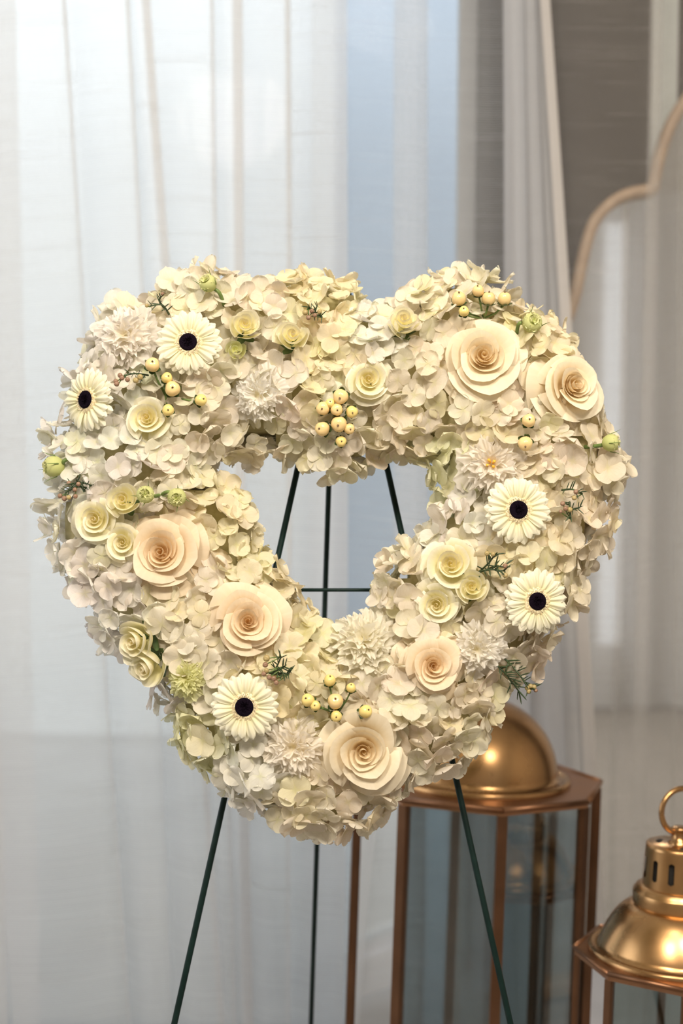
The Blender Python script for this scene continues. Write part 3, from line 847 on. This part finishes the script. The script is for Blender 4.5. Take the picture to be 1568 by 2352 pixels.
# ------------------------------------------------------------------ lisianthus
GL = 'ruffled white lisianthus on the heart wreath'
for px, py, Rp, tl, tint, lab, kw in [
    (284, 768, 78, (-0.15, 0.15), (0.99, 0.97, 0.96), 'big ruffled white lisianthus at the upper left corner, left of the upper gerbera', dict(n=17)),
    (590, 908, 66, (-0.35, -0.15), (1, 1, 1), 'round frilly white lisianthus below the left lobe rosebuds', dict(n=17)),
    (1128, 1066, 78, (-0.1, -0.05), (0.99, 0.96, 0.93), 'open white lisianthus with orange stamen above a right gerbera', dict(n=14, amp=0.07)),
    (835, 1468, 86, (-0.05, 0.25), (0.98, 0.97, 0.90), 'wide frilly lisianthus at the lower point of the opening', dict(n=20)),
    (1095, 1492, 64, (-0.05, -0.15), (1, 0.99, 0.97), 'frilly white lisianthus right of the mid sized peach rose', dict(n=17)),
    (674, 1716, 73, (-0.05, -0.05), (1.0, 0.97, 0.93), 'frilly lisianthus between the lowest gerbera and lowest big rose', dict(n=16, amp=0.09)),
    (425, 1558, 50, (-0.15, 0.0), (0.90, 0.92, 0.60), 'small yellow green frilly lisianthus left of the lowest gerbera', dict(n=18, amp=0.09))]:
    rr = random.Random(px+py)
    R = Rp*MPP*0.96
    t = flower_root('lisianthus', lab, 'lisianthus', px, py, R, tl, GL, 0.014, 0.4)
    for v, f, uv in ruffle_geo(R, rr, **kw):
        part('petal', mesh('petal', v, f, M_LIS, uv), t, color=jit(tint, rr))
    if 'orange' in lab:
        v, f = join(*[tube_geo([(0, 0, -0.1*R), (0.05*R*math.cos(a), 0.05*R*math.sin(a), 0.35*R), (0.12*R*math.cos(a), 0.12*R*math.sin(a), 0.62*R)], [0.02*R, 0.02*R, 0.05*R], 6) for a in (0, 1.5, 3.0, 4.5)])
        part('stamen', mesh('stamen', v, f, M_ORANGE), t, 'orange stamens')
    clear(px, py, R*0.75)

# ------------------------------------------------------------------ gerberas
GG = 'cream gerberas with dark eyes on the heart wreath'
def gerbera_petal(R, r0, L, w, bend, seed):
    rr = random.Random(seed); p = rr.uniform(-0.1, 0.1); tw = rr.uniform(-0.08, 0.08)
    def fn(u, v):
        vv = v**0.8
        W = w*(0.35+0.65*math.sin(min(1, vv*1.25)*math.pi/2))*math.sqrt(max(0.0, 1-max(0, (vv-0.72)/0.28)**2*0.96))
        x = u*W + p*vv*w
        y = r0+(L-r0)*vv
        z = bend*math.sin(vv*math.pi*0.62)-0.10*vv*vv + 0.05*math.cos(u*math.pi*1.5)*math.sin(math.pi*min(1, vv))*0.5 - 0.10*abs(u)**2*0.4 + tw*u*vv*0.4
        return (R*x, R*y, R*z)
    v, f, uv = grid_geo(fn, 8, 8); return mesh('petal', v, f, M_GERB, uv)
for gi, (px, py, Rp, tl, lab) in enumerate([
    (432, 786, 78, (0.0, 0.05), 'cream gerbera on the left lobe, right of the big ruffled bloom'),
    (198, 918, 78, (-0.62, -0.05), 'cream gerbera on the outer left edge, turned to the left'),
    (1190, 1171, 79, (0.05, 0.0), 'cream gerbera on the right side, under the open lisianthus'),
    (1233, 1381, 77, (0.08, 0.02), 'cream gerbera at lower right, right of the small spray roses'),
    (561, 1624, 79, (-0.05, -0.02), 'cream gerbera at lower left, lowest of the dark eyed flowers')]):
    rr = random.Random(gi+40)
    R = Rp*MPP*0.97
    t = flower_root('gerbera', lab, 'gerbera', px, py, R, tl, GG, 0.026, 0.05)
    kinds = [gerbera_petal(R, 0.26, 0.985, 0.132, 0.06, gi*10+k) for k in range(4)] + [gerbera_petal(R, 0.26, 0.90, 0.12, 0.12, gi*10+5+k) for k in range(3)] + [gerbera_petal(R, 0.22, 0.56, 0.06, 0.14, gi*10+8)]
    for lay, (n, ks, z) in enumerate([(23, kinds[0:4], -0.02), (20, kinds[4:7], 0.03)]):
        for k in range(n):
            a = 2*math.pi*(k+0.5*lay)/n+rr.uniform(-0.05, 0.05)
            q = Quaternion((0, 0, 1), a) @ Quaternion((1, 0, 0), rr.uniform(-0.08, 0.07))
            part('petal', rr.choice(ks), t, color=jit((1, 1, 1), rr, 0.03), loc=(0, 0, z*R), quat=q, scale=rr.uniform(0.94, 1.02))
    # eye: dark dome, ring of pale and dark stamens
    prof = [(0.27, 0.02), (0.262, 0.10), (0.245, 0.135), (0.20, 0.145), (0.10, 0.12), (0.001, 0.115)]
    v, f = lathe_geo([(r*R, z*R) for r, z in prof], 36)
    eye = part('eye', mesh('eye', v, f, M_DISC), t, 'black purple eye')
    v, f = lathe_geo([(0.43*R, -0.01*R), (0.41*R, 0.04*R), (0.34*R, 0.08*R), (0.25*R, 0.09*R)], 36)
    part('disc', mesh('disc', v, f, M_STAMEN), t, 'cream disc round the dark eye')
    def spikes(n, r0, r1, z0, L, wd, seed, lean):
        q = random.Random(seed); V, F = [], []
        for k in range(n):
            r = (r0+(r1-r0)*q.random()); a = q.uniform(0, 6.283)
            o = Vector((r*math.cos(a), r*math.sin(a), z0-0.10*max(0, (r-0.27)/0.13)))
            d = Vector((math.cos(a)*lean, math.sin(a)*lean, 1)).normalized()*L*q.uniform(0.6, 1.3)
            s = Vector((-math.sin(a), math.cos(a), 0))*wd; w2 = Vector((math.cos(a), math.sin(a), 0))*wd
            b = len(V); V += [(o+s)*R, (o-s*0.6+w2)*R, (o-s*0.6-w2)*R, (o+d)*R+s*R*0.4, (o+d)*R-s*R*0.4]
            F += [(b, b+1, b+4, b+3), (b+1, b+2, b+4), (b+2, b, b+3, b+4)]
        return V, F
    v, f = spikes(460, 0.26, 0.45, 0.09, 0.065, 0.014, gi, 0.9); part('pale_stamens', mesh('pale_stamens', v, f, M_STAMEN, smooth=False), t, 'cream stamens round the eye', kind='stuff')
    v, f = spikes(260, 0.265, 0.42, 0.085, 0.05, 0.006, gi+9, 0.8); part('dark_stamens', mesh('dark_stamens', v, f, M_STAMEND, smooth=False), t, 'dark stamens round the eye', kind='stuff')
    v, f = spikes(300, 0.02, 0.25, 0.115, 0.045, 0.012, gi+19, 0.3); part('fuzz', mesh('fuzz', v, f, M_DISC, smooth=False), t, kind='stuff')
    clear(px, py, R*0.72, 0.02)

# ------------------------------------------------------------------ berries
def berry_mesh():
    V, F = [], []
    n, rows = 18, 11
    for j in range(rows+1):
        t = j/rows; a = math.pi*t
        for k in range(n):
            p = 2*math.pi*k/n
            lob = 1-0.075*(0.5+0.5*math.cos(3*p))**3
            r = math.sin(a)**0.92*lob
            z = -math.cos(a)*1.02 - 0.14*math.exp(-((t-1)/0.14)**2)
            V.append((r*math.cos(p), r*math.sin(p), z))
    for j in range(rows):
        for k in range(n):
            F.append((j*n+k, j*n+(k+1) % n, (j+1)*n+(k+1) % n, (j+1)*n+k))
    return mesh('berry', V, F, M_BERRY)
BERRY = berry_mesh()
v, f = tube_geo([(0, 0, 0.80), (0.02, 0, 1.0), (0.05, 0.03, 1.16)], [0.16, 0.11, 0.04], 6)
v2, f2 = tube_geo([(0, 0, 0.86), (-0.10, 0.04, 1.02)], [0.09, 0.05], 5)
v3, f3 = tube_geo([(0, 0, 0.86), (0.05, -0.1, 1.0)], [0.09, 0.05], 5)
BTIP = mesh('berry_tip', *join((v, f), (v2, f2), (v3, f3)), M_TIP)
def leaf_fn(u, v):
    w = 0.42*math.sin(math.pi*(0.08+0.92*v))**0.7
    return (u*w, 0.25+0.95*v, -0.95+0.35*v*v+0.10*u*u)
CAL = mesh('calyx_leaf', *grid_geo(leaf_fn, 4, 6)[:2], M_SEPAL)
GB = 'cream berry sprigs on the heart wreath'
def berry_sprig(label, berries, knot, group=GB):
    """berries: (px, py, radius px, (tilt x, tilt y), pale?)"""
    rr = random.Random(knot[0])
    ku, kv, kh = place(*knot, 0.002)
    K = uvw(ku, kv, kh)
    t = thing('berry_sprig', label, 'berry sprig', K, group=group)
    for px, py, rp, tl, yel in berries:
        u, v, h = place(px, py, 0.024)
        C = uvw(u, v, h); r = rp*MPP*0.97
        ax = (WM @ Vector((tl[0], tl[1], 0.85))).normalized(); q = quat_to(ax, rr.uniform(0, 6.28))
        b = part('berry', BERRY, t, color=(1.0, 1.05, 0.80) if yel else jit((1.0, 0.98, 0.98), rr, 0.02), loc=C-K, quat=q, scale=(r, r, r*1.02))
        part('berry_tip', BTIP, b, 'brown tip')
        for k in range(5):
            part('calyx_leaf', CAL, b, 'dark green calyx leaf', quat=Quaternion((0, 0, 1), 1.256*k+0.4), scale=1.0)
        base = C-K-ax*r*0.9
        v_, f_ = tube_geo([base, base*0.6-ax*r*0.5, Vector((0, 0, 0))-WN*0.004], [r*0.17, r*0.15, r*0.15], 7)
        part('stem', mesh('stem', v_, f_, M_STEM), t, 'green stem')
    return t
berry_sprig('loose cream berries between the left gerberas and the open spray rose',
            [(350, 838, 17, (0.1, 0.25), 0), (383, 868, 13, (0.4, 0.2), 1), (396, 893, 18, (0.1, 0.0), 0), (386, 942, 14, (0.1, -0.1), 1), (461, 919, 14, (0.55, 0.1), 1)], (378, 905))
berry_sprig('cluster of nine cream berries at the centre, above the opening',
            [(782, 911, 18, (-0.1, -0.35), 0), (741, 938, 16, (-0.1, -0.2), 0), (758, 926, 11, (0, 0.2), 1), (773, 941, 14.5, (0.1, -0.2), 0), (808, 946, 14, (0.1, -0.3), 1), (778, 974, 18.5, (-0.1, -0.3), 0), (740, 985, 17, (-0.4, -0.1), 0), (802, 985, 13, (0.2, -0.2), 0), (783, 1014, 13, (0.1, -0.1), 1)], (785, 965))
berry_sprig('five cream berries standing upright on top of the right lobe',
            [(1053, 686, 17, (0.0, 0.75), 0), (1065, 715, 12.5, (-0.1, 0.3), 1), (1098, 668, 14, (-0.2, 0.8), 0), (1122, 686, 16, (0.05, 1.5), 0), (1158, 686, 16, (0.05, 1.5), 0)], (1110, 730))
berry_sprig('two cream berries one above the other below the right edge rose',
            [(1214, 966, 16, (0.0, 0.05), 0), (1206, 1019, 17, (-0.1, -0.6), 0)], (1206, 990))
berry_sprig('spread of pale yellow berries above the lowest big rose',
            [(757, 1563, 13.5, (0.1, 0.9), 1), (806, 1580, 11, (0.0, 0.8), 1), (707, 1608, 15, (-0.3, 0.3), 1), (724, 1621, 12, (-0.1, 0.1), 1), (770, 1611, 18, (0.0, 0.35), 0), (772, 1645, 13, (0, -0.1), 1), (839, 1634, 15, (0.5, 0.3), 1)], (775, 1640))

# ------------------------------------------------------------------ waxflower sprigs
def needle_geo():
    V, F = tube_geo([(0, 0, 0), (0, 0.03, 0.35), (0, 0.05, 0.8), (0, 0.04, 1.0)], [0.04, 0.065, 0.05, 0.012], 5); return mesh('needle', V, F, M_NEEDLE)
NEEDLE = needle_geo()
v, f = lathe_geo([(0.0, -1.1), (0.45, -0.9), (0.8, -0.35), (0.95, 0.2), (0.75, 0.7), (0.35, 0.95), (0.15, 0.9), (0.0, 0.85)], 12)
WBUD = mesh('bud', v, f, M_WAXBUD)
GW = 'dark waxflower sprigs on the heart wreath'
def sprig(label, stems, buds, nlen=22, lift=0.030, dens=1.0):
    rr = random.Random(stems[0][0][0])
    def W(p, l): 
        u, v, h = place(p[0], p[1], l); return uvw(u, v, max(h, l))
    O = W(stems[0][0], 0.004)
    t = thing('waxflower_sprig', label, 'waxflower', O, group=GW)
    for st in stems:
        n = len(st)
        pts = [W(p, 0.006+(lift-0.006)*min(1, (k/(n-1))*1.6))-O for k, p in enumerate(st)]
        if n == 2: pts.insert(1, (pts[0]+pts[1])/2+WN*0.004)
        pts = catmull(pts, 4)
        v, f = tube_geo(pts, [0.0013-0.0006*k/(len(pts)-1) for k in range(len(pts))], 6)
        part('stem', mesh('stem', v, f, M_NEEDLE), t)
        L = sum((b-a).length for a, b in zip(pts, pts[1:]))
        cnt = max(6, int(L/0.0024*dens))
        for k in range(cnt):
            q = (0.12+0.88*(k+rr.random()*0.6)/cnt)*(len(pts)-1); i = min(int(q), len(pts)-2)
            p = pts[i].lerp(pts[i+1], min(1, q-i)); d = (pts[i+1]-pts[i]).normalized()
            a = rr.uniform(0, 6.28); s = d.orthogonal().normalized(); s = Quaternion(d, a) @ s
            if s.dot(WN) < -0.3: s = -s
            nd = (d*rr.uniform(0.5, 0.9)+s).normalized()
            part('needle', NEEDLE, t, loc=p, quat=nd.to_track_quat('Z', 'Y'), scale=nlen*1.3*MPP*rr.uniform(0.7, 1.15))
    for px, py, rp, c in buds:
        C = W((px, py), lift+0.004)-O
        d = (WM @ Vector((rr.uniform(-0.4, 0.4), rr.uniform(-0.4, 0.4), 1))).normalized()
        near = min((p for p in [W(st[-1], lift)-O for st in stems]), key=lambda p: (p-C).length)
        b = part('bud', WBUD, t, 'pale green bud' if c == 1 else 'pinkish brown bud', color=(1.6, 2.1, 1.3) if c == 1 else (1.1, 1.1, 1.0), loc=C, quat=quat_to(d), scale=rp*MPP)
        v, f = tube_geo([Vector(C)-d*rp*MPP, (C*0.6+near*0.4)-WN*0.004, near-WN*0.003], 0.0007, 5)
        part('bud_stalk', mesh('bud_stalk', v, f, M_STEM), t)
sprig('fine green waxflower sprig poking up above the left lobe gerbera', [[(388, 722), (372, 700), (345, 703)], [(380, 712), (366, 690), (374, 678)]], [(373, 675, 4.5, 0), (337, 702, 4.5, 1)], nlen=17, dens=0.5)
sprig('brown budded waxflower below the big ruffled upper left bloom', [[(340, 862), (310, 858), (285, 862)], [(325, 868), (312, 874)]], [(276, 862, 6, 0), (266, 876, 6, 0), (268, 882, 6.5, 0), (293, 872, 6, 0), (312, 874, 7, 1), (280, 868, 6, 0), (322, 866, 7, 1)], nlen=13)
sprig('small waxflower tuft with pinkish buds at top centre left of the notch', [[(722, 728), (718, 716), (708, 704)], [(722, 728), (724, 714), (729, 700)], [(722, 728), (730, 724), (740, 728)]], [(701, 718, 7, 1), (716, 714, 5.5, 0), (708, 730, 6, 0), (723, 724, 5.5, 0), (734, 716, 6, 1)], nlen=15, dens=0.7)
sprig('waxflower sprig with brown buds at the outer left edge above spray roses', [[(214, 1118), (188, 1108), (160, 1112)], [(205, 1122), (178, 1118), (150, 1132)], [(195, 1128), (175, 1104)]], [(138, 1139, 6, 0), (148, 1145, 6.5, 0), (158, 1143, 6, 1), (172, 1125, 5.5, 0), (173, 1140, 5.5, 0), (158, 1110, 5.5, 0), (180, 1112, 5.5, 0)], nlen=17)
sprig('waxflower sprig with round buds on the right edge beside a gerbera', [[(1290, 1126), (1314, 1124), (1338, 1134)], [(1308, 1150), (1308, 1166), (1311, 1192)], [(1308, 1172), (1322, 1168), (1332, 1166)]], [(1322, 1130, 6, 0), (1318, 1144, 6, 1), (1292, 1157, 6, 0), (1298, 1168, 6, 0), (1308, 1171, 6.5, 1), (1287, 1175, 4.5, 0)], nlen=17, dens=0.6)
sprig('dense dark waxflower sprig right of the largest open spray rose', [[(1098, 1315), (1125, 1308), (1160, 1312)], [(1102, 1312), (1125, 1290), (1136, 1272)], [(1118, 1308), (1140, 1300), (1160, 1304)]], [(1160, 1300, 6, 0), (1118, 1271, 6, 1), (1132, 1273, 5.5, 1), (1160, 1322, 6.5, 1)], nlen=20, dens=0.8)
sprig('dark waxflower tuft with brown buds under the lower left peach rose', [[(625, 1550), (642, 1536), (655, 1530)], [(625, 1550), (636, 1530), (646, 1508)], [(625, 1550), (648, 1546), (664, 1548)]], [(609, 1527, 6.5, 0), (612, 1540, 6, 1), (606, 1548, 6, 0), (618, 1556, 6, 0), (628, 1558, 6.5, 0), (634, 1568, 6, 0), (612, 1512, 8, 1)], nlen=20)
sprig('long waxflower sprig hanging out of the lower right edge', [[(1140, 1527), (1165, 1553), (1192, 1590)], [(1158, 1512), (1180, 1534), (1205, 1566), (1222, 1582)], [(1170, 1548), (1178, 1572)]], [(1210, 1580, 6, 1), (1218, 1576, 6, 1), (1226, 1578, 6, 1), (1214, 1588, 6, 1), (1230, 1586, 5, 0)], nlen=22, dens=0.8)

# ------------------------------------------------------------------ green lisianthus buds
GN = 'green lisianthus buds on the heart wreath'
v, f = tube_geo([(0, 0.55, -0.6), (0, 1.05, -0.2), (0, 1.25, 0.5), (0, 1.55, 1.1)], [0.05, 0.06, 0.04, 0.01], 5)
BSEP = mesh('bud_sepal', v, f, M_STEM)
def green_bud(label, px, py, Rp, tilt, stem, lift=0.03, amp=0.10):
    rr = random.Random(px)
    R = Rp*MPP
    u, v, h = place(px, py, lift)
    ax = (WM @ Vector((tilt[0], tilt[1], tilt[2]))).normalized()
    C = uvw(u, v, h)
    t = thing('lisianthus_bud', label, 'bud', C, quat_to(ax), group=GN)
    v_, f_ = lathe_geo([(0.15*R, -1.05*R), (0.6*R, -0.9*R), (0.92*R, -0.4*R), (0.98*R, 0.1*R), (0.82*R, 0.55*R), (0.55*R, 0.72*R)], 20)
    part('calyx', mesh('calyx', v_, f_, M_GREENBUD, [(0.5, 0.25+0.3*(p[2]/R+1)/2) for p in v_]), t)
    for g, fc, uv in ruffle_geo(R*0.95, rr, n=8, amp=amp, guard=0, nu=22, nv=6):
        part('petal', mesh('petal', [(a, b, c+0.25*R) for a, b, c in g], fc, M_GREENBUD, uv), t, color=jit((1, 1, 1), rr, 0.05))
    for k in range(4):
        part('sepal', BSEP, t, 'thin green sepal', quat=Quaternion((0, 0, 1), 1.57*k+rr.uniform(-0.3, 0.3)), scale=R*0.95)
    inv = quat_to(ax).inverted()
    pts_ = [inv @ (-ax*R*0.95)]
    for k, (a, b) in enumerate(stem):
        uu, vv, hh = place(a, b, lift*0.6 if k < len(stem)-1 else 0.0)
        pts_.append(inv @ (uvw(uu, vv, max(hh, 0.0))-C))
    pts_ = catmull(pts_, 4)
    v_, f_ = tube_geo(pts_, 0.0023, 8)
    part('stem', mesh('stem', v_, f_, M_STEM), t, 'green stem')
green_bud('round green bud on a curved stem at the top of the left lobe', 477, 650, 20, (-0.35, 0.35, 0.8), [(503, 672), (515, 702)])
green_bud('green bud with spiky sepals at the upper right above two big roses', 1222, 741, 23, (0.15, 0.15, 0.9), [(1193, 742), (1186, 766)])
green_bud('green bud on a straight stem sticking out of the right edge', 1404, 1017, 20, (1.0, 0.05, 0.2), [(1380, 1023), (1342, 1027)], lift=0.035)
green_bud('yellow green bud sticking out at the far left edge', 122, 1071, 24, (-0.9, -0.15, 0.45), [(148, 1058), (172, 1048)], lift=0.035)
green_bud('small frilly green bud on the left, nearer the small rosebud', 334, 1136, 20, (0.0, 0.0, 1.0), [(352, 1140), (372, 1136)], amp=0.15)
green_bud('small frilly green bud on the left, nearer the opening', 406, 1142, 21, (0.05, -0.25, 0.9), [(385, 1130), (366, 1140)], amp=0.14)

# ------------------------------------------------------------------ hydrangeas
def floret_mesh(seed):
    rr = random.Random(seed)
    bm_v, bm_f, bm_u = [], [], []
    spread = rr.uniform(0.9, 1.1); cupk = rr.uniform(-0.10, 0.60)
    for k in range(4):
        a0 = math.pi/2*k+rr.uniform(-0.16, 0.16); L = rr.uniform(0.88, 1.12); w = rr.uniform(0.54, 0.68)
        lift = cupk+rr.uniform(-0.16, 0.16); curl = rr.uniform(-0.50, 0.35); fold = rr.uniform(-0.16, 0.30)
        p1 = rr.uniform(0, 6.28); dz = 0.05*(k % 2); wob = rr.uniform(0.03, 0.10)
        ca, sa = math.cos(a0), math.sin(a0)
        def fn(u, v):
            v = math.sin(v*math.pi/2)
            W = w*math.sqrt(max(0.0, 1-((v-0.53)/0.55)**2)) if v < 0.53 else w*(max(0.0, 1-((v-0.53)/0.47)**2*0.995))**0.5
            e = 0.03*math.sin(5*u+p1)*v
            x = v*L*(1+e*0.6)
            y = u*W*(1+0.04*math.sin(7*v+p1))
            z = dz*min(1, v*3)+lift*v*0.7+curl*v*v*0.6+fold*u*u*v*1.0+wob*v*math.sin(3.3*u+p1)
            return (x*ca-y*sa, x*sa+y*ca, z)
        V, F, U = grid_geo(fn, 8, 8)
        b = len(bm_v); bm_v += V; bm_f += [tuple(i+b for i in q) for q in F]; bm_u += U
    me = mesh('floret', bm_v, bm_f, M_HYD, bm_u)
    bm = bmesh.new(); bm.from_mesh(me)
    # gather the four petal bases into one knot so the floret is one piece
    bm.verts.ensure_lookup_table()
    w_ = 9*9
    for k in range(4):
        for i in range(9): bm.verts[k*w_+i].co = Vector((0, 0, 0.05))
    bmesh.ops.remove_doubles(bm, verts=bm.verts, dist=1e-4)
    bm.to_mesh(me); bm.free(); me.update()
    return me
FLO = [floret_mesh(100+k) for k in range(16)]
WHITE, CRM, YEL, GRN, WARMW = (0.99, 1.01, 1.09), (1.0, 0.99, 0.98), (1.01, 0.985, 0.87), (0.97, 1.0, 0.86), (0.99, 0.96, 0.93)  # head tints hold bloom colour plus some cool window and warm lamp light
HEADS = [
    (455, 660, CRM, 'white hydrangea at the top of the left lobe behind the green bud'),
    (600, 695, CRM, 'cream hydrangea on top of left lobe, above the two white rosebuds'),
    (740, 680, YEL, 'yellowish hydrangea beside the easel tip at the top centre'),
    (765, 790, YEL, 'yellow cream hydrangea below the small waxflower tuft, top centre'),
    (868, 765, WHITE, 'white hydrangea sitting in the notch of the heart'),
    (985, 690, CRM, 'pale hydrangea on the right lobe above the yellow rosebud'),
    (1115, 660, CRM, 'cream hydrangea behind the upright berries on the right lobe'),
    (1245, 775, YEL, 'hydrangea between the two big roses of the right lobe'),
    (985, 880, WARMW, 'hydrangea left of the largest open rose, right lobe'),
    (920, 985, WARMW, 'hydrangea right of the central nine berry cluster'),
    (690, 900, CRM, 'hydrangea between frilly lisianthus and central berry cluster'),
    (770, 1060, CRM, 'hydrangea hanging over the top edge of the opening'),
    (585, 1020, CRM, 'hydrangea below the frilly lisianthus at the opening rim'),
    (460, 985, CRM, 'hydrangea right of the open spray rose on the left lobe'),
    (470, 860, CRM, 'hydrangea under the left lobe gerbera beside loose berries'),
    (290, 1050, WHITE, 'large petalled white hydrangea below the left open spray rose'),
    (410, 1075, CRM, 'hydrangea on the left between spray rose and the green buds'),
    (230, 860, WHITE, 'white hydrangea tucked between the two left gerberas'),
    (145, 1020, WHITE, 'white hydrangea at the far left edge under the side gerbera'),
    (135, 1205, WHITE, 'white hydrangea at the far left edge behind the open spray rose'),
    (230, 1345, WHITE, 'bluish white hydrangea below the big left peach rose'),
    (260, 1440, WHITE, 'pale hydrangea at left edge behind the turned spray rose'),
    (530, 1185, YEL, 'yellow cream hydrangea at the left rim of the opening'),
    (420, 1400, CRM, 'cream hydrangea between the two big peach roses on the left'),
    (610, 1330, YEL, 'yellow cream hydrangea above the lower left peach rose'),
    (460, 1500, CRM, 'hydrangea left of the lower left peach rose, above the gerbera'),
    (690, 1450, YEL, 'yellow cream hydrangea at the lower left rim of the opening'),
    (670, 1590, YEL, 'yellow hydrangea right of the lowest gerbera beside yellow berries'),
    (370, 1600, WHITE, 'pale hydrangea on left edge behind the yellow green lisianthus'),
    (450, 1710, GRN, 'greenish white hydrangea at the lower left edge beside the gerbera'),
    (575, 1780, WHITE, 'white hydrangea below the lowest gerbera on the lower left edge'),
    (700, 1850, WARMW, 'hydrangea left of the bottom tip below the frilly lisianthus'),
    (840, 1850, WARMW, 'hydrangea right of the bottom tip below the lowest big rose'),
    (1000, 1735, WARMW, 'rounded hydrangea with small petals right of the lowest big rose'),
    (1090, 1640, WARMW, 'hydrangea hanging before the large lantern dome'),
    (920, 1610, CRM, 'hydrangea below the mid sized peach rose, lower right'),
    (960, 1450, CRM, 'hydrangea between wide lisianthus and lower spray roses'),
    (915, 1330, CRM, 'pale hydrangea at the lower right rim of the opening'),
    (1045, 1215, WHITE, 'white hydrangea above the largest spray rose, right of the opening'),
    (1010, 1060, GRN, 'greenish hydrangea at the upper right rim of the opening'),
    (1110, 950, WARMW, 'hydrangea under the largest open rose, above the open lisianthus'),
    (1290, 1010, WARMW, 'hydrangea below the outer right big rose beside two berries'),
    (1390, 1070, WARMW, 'hydrangea at the far right edge around the stemmed green bud'),
    (1370, 1215, WARMW, 'hydrangea on the right edge below the round budded waxflower'),
    (1215, 1280, YEL, 'yellow cream hydrangea between the two right gerberas'),
    (1310, 1380, WARMW, 'hydrangea at the right edge behind the lower right gerbera'),
    (1150, 1420, CRM, 'hydrangea left of the lower right gerbera'),
    (1210, 1500, WARMW, 'hydrangea at lower right edge, above the long waxflower sprig'),
]
hq = []
for px, py, c, lab in HEADS:
    u, v, h = place(px, py, 0.0); hq.append((u, v, h))
hq = np.array(hq)
heads = []
for (u, v, h), (px, py, c, lab) in zip(hq, HEADS):
    heads.append((thing('hydrangea', lab, 'hydrangea', uvw(u, v, h-0.01), group='hydrangeas covering the heart wreath'), c))
CL = np.array(CLEAR)
# sample the surface
rs = np.random.RandomState(11)
lo, hi = out_uv.min(0), out_uv.max(0)
cand = lo+(hi-lo)*rs.rand(60000, 2); cand = cand[inside(cand)]
hh = hsurf(cand); e = 0.004
gx = (hsurf(cand+[e, 0])-hsurf(cand-[e, 0]))/(2*e); gy = (hsurf(cand+[0, e])-hsurf(cand-[0, e]))/(2*e)
slope = np.sqrt(1+gx**2+gy**2)
keep = rs.rand(len(cand)) < np.clip(slope/3.0, 0, 1)
cand, hh, gx, gy = cand[keep], hh[keep], gx[keep], gy[keep]
P3 = np.column_stack([cand, hh])
NR = np.column_stack([-np.clip(gx, -3, 3), -np.clip(gy, -3, 3), np.ones(len(gx))]); NR /= np.linalg.norm(NR, axis=1)[:, None]
# the flanks behind the outline
fl_p, fl_n = [], []
for ring, sgn in ((out_uv, 1), (inn_uv, -1)):
    n = len(ring)
    for i in range(n):
        t = ring[(i+1) % n]-ring[i-1]; nn = np.array([t[1], -t[0]]); nn /= np.linalg.norm(nn)+1e-9
        if inside(ring[i]+nn*0.01)[0]: nn = -nn
        for _ in range(14):
            hz = -0.045*rs.rand()
            p = ring[i]+(ring[(i+1) % n]-ring[i])*rs.rand()-nn*0.012
            fl_p.append((p[0], p[1], hz)); fl_n.append((nn[0], nn[1], 0.35+hz*14))
P3 = np.vstack([P3, fl_p]); NN = np.array(fl_n); NN /= np.linalg.norm(NN, axis=1)[:, None]; NR = np.vstack([NR, NN])
order = rs.permutation(len(P3))
MIND = 0.0146
cell, taken, chosen = MIND, {}, []
for i in order:
    p = P3[i]; k = tuple((p/cell).astype(int)); ok = True
    for dx in (-1, 0, 1):
        for dy in (-1, 0, 1):
            for dz in (-1, 0, 1):
                for j in taken.get((k[0]+dx, k[1]+dy, k[2]+dz), ()):
                    if ((P3[j]-p)**2).sum() < MIND**2: ok = False; break
                if not ok: break
            if not ok: break
        if not ok: break
    if not ok: continue
    dd = np.hypot(CL[:, 0]-p[0], CL[:, 1]-p[1])/CL[:, 2]
    if p[2] > 0.012 and dd.min() < 0.85: continue
    taken.setdefault(k, []).append(i); chosen.append((i, dd.min()))
fr = random.Random(21)
for i, dmin in chosen:
    p, n = P3[i], Vector(NR[i])
    dist = ((hq-p)**2).sum(1); k = int(dist.argmin())
    root, c = heads[k]
    bulge = 0.014*max(0.0, 1-dist[k]/0.055**2)-0.004
    if dmin < 1.25: bulge -= 0.010
    ax = (n + Vector((fr.gauss(0, 0.55), fr.gauss(0, 0.55), fr.gauss(0, 0.30)))).normalized()
    W = uvw(*p)+ (WM @ n)*(bulge+fr.uniform(-0.005, 0.005))
    tint = tuple(x*fr.uniform(0.97, 1.02) for x in c)
    if fr.random() < 0.10: tint = (tint[0]*0.99, tint[1]*1.0, tint[2]*0.88)
    o = part('floret', FLO[fr.randrange(len(FLO))], root, color=tint, loc=W-root.location, quat=quat_to(WM @ ax, fr.uniform(0, 6.28)), scale=0.0165*fr.uniform(0.80, 1.22))
print('florets', len(chosen))
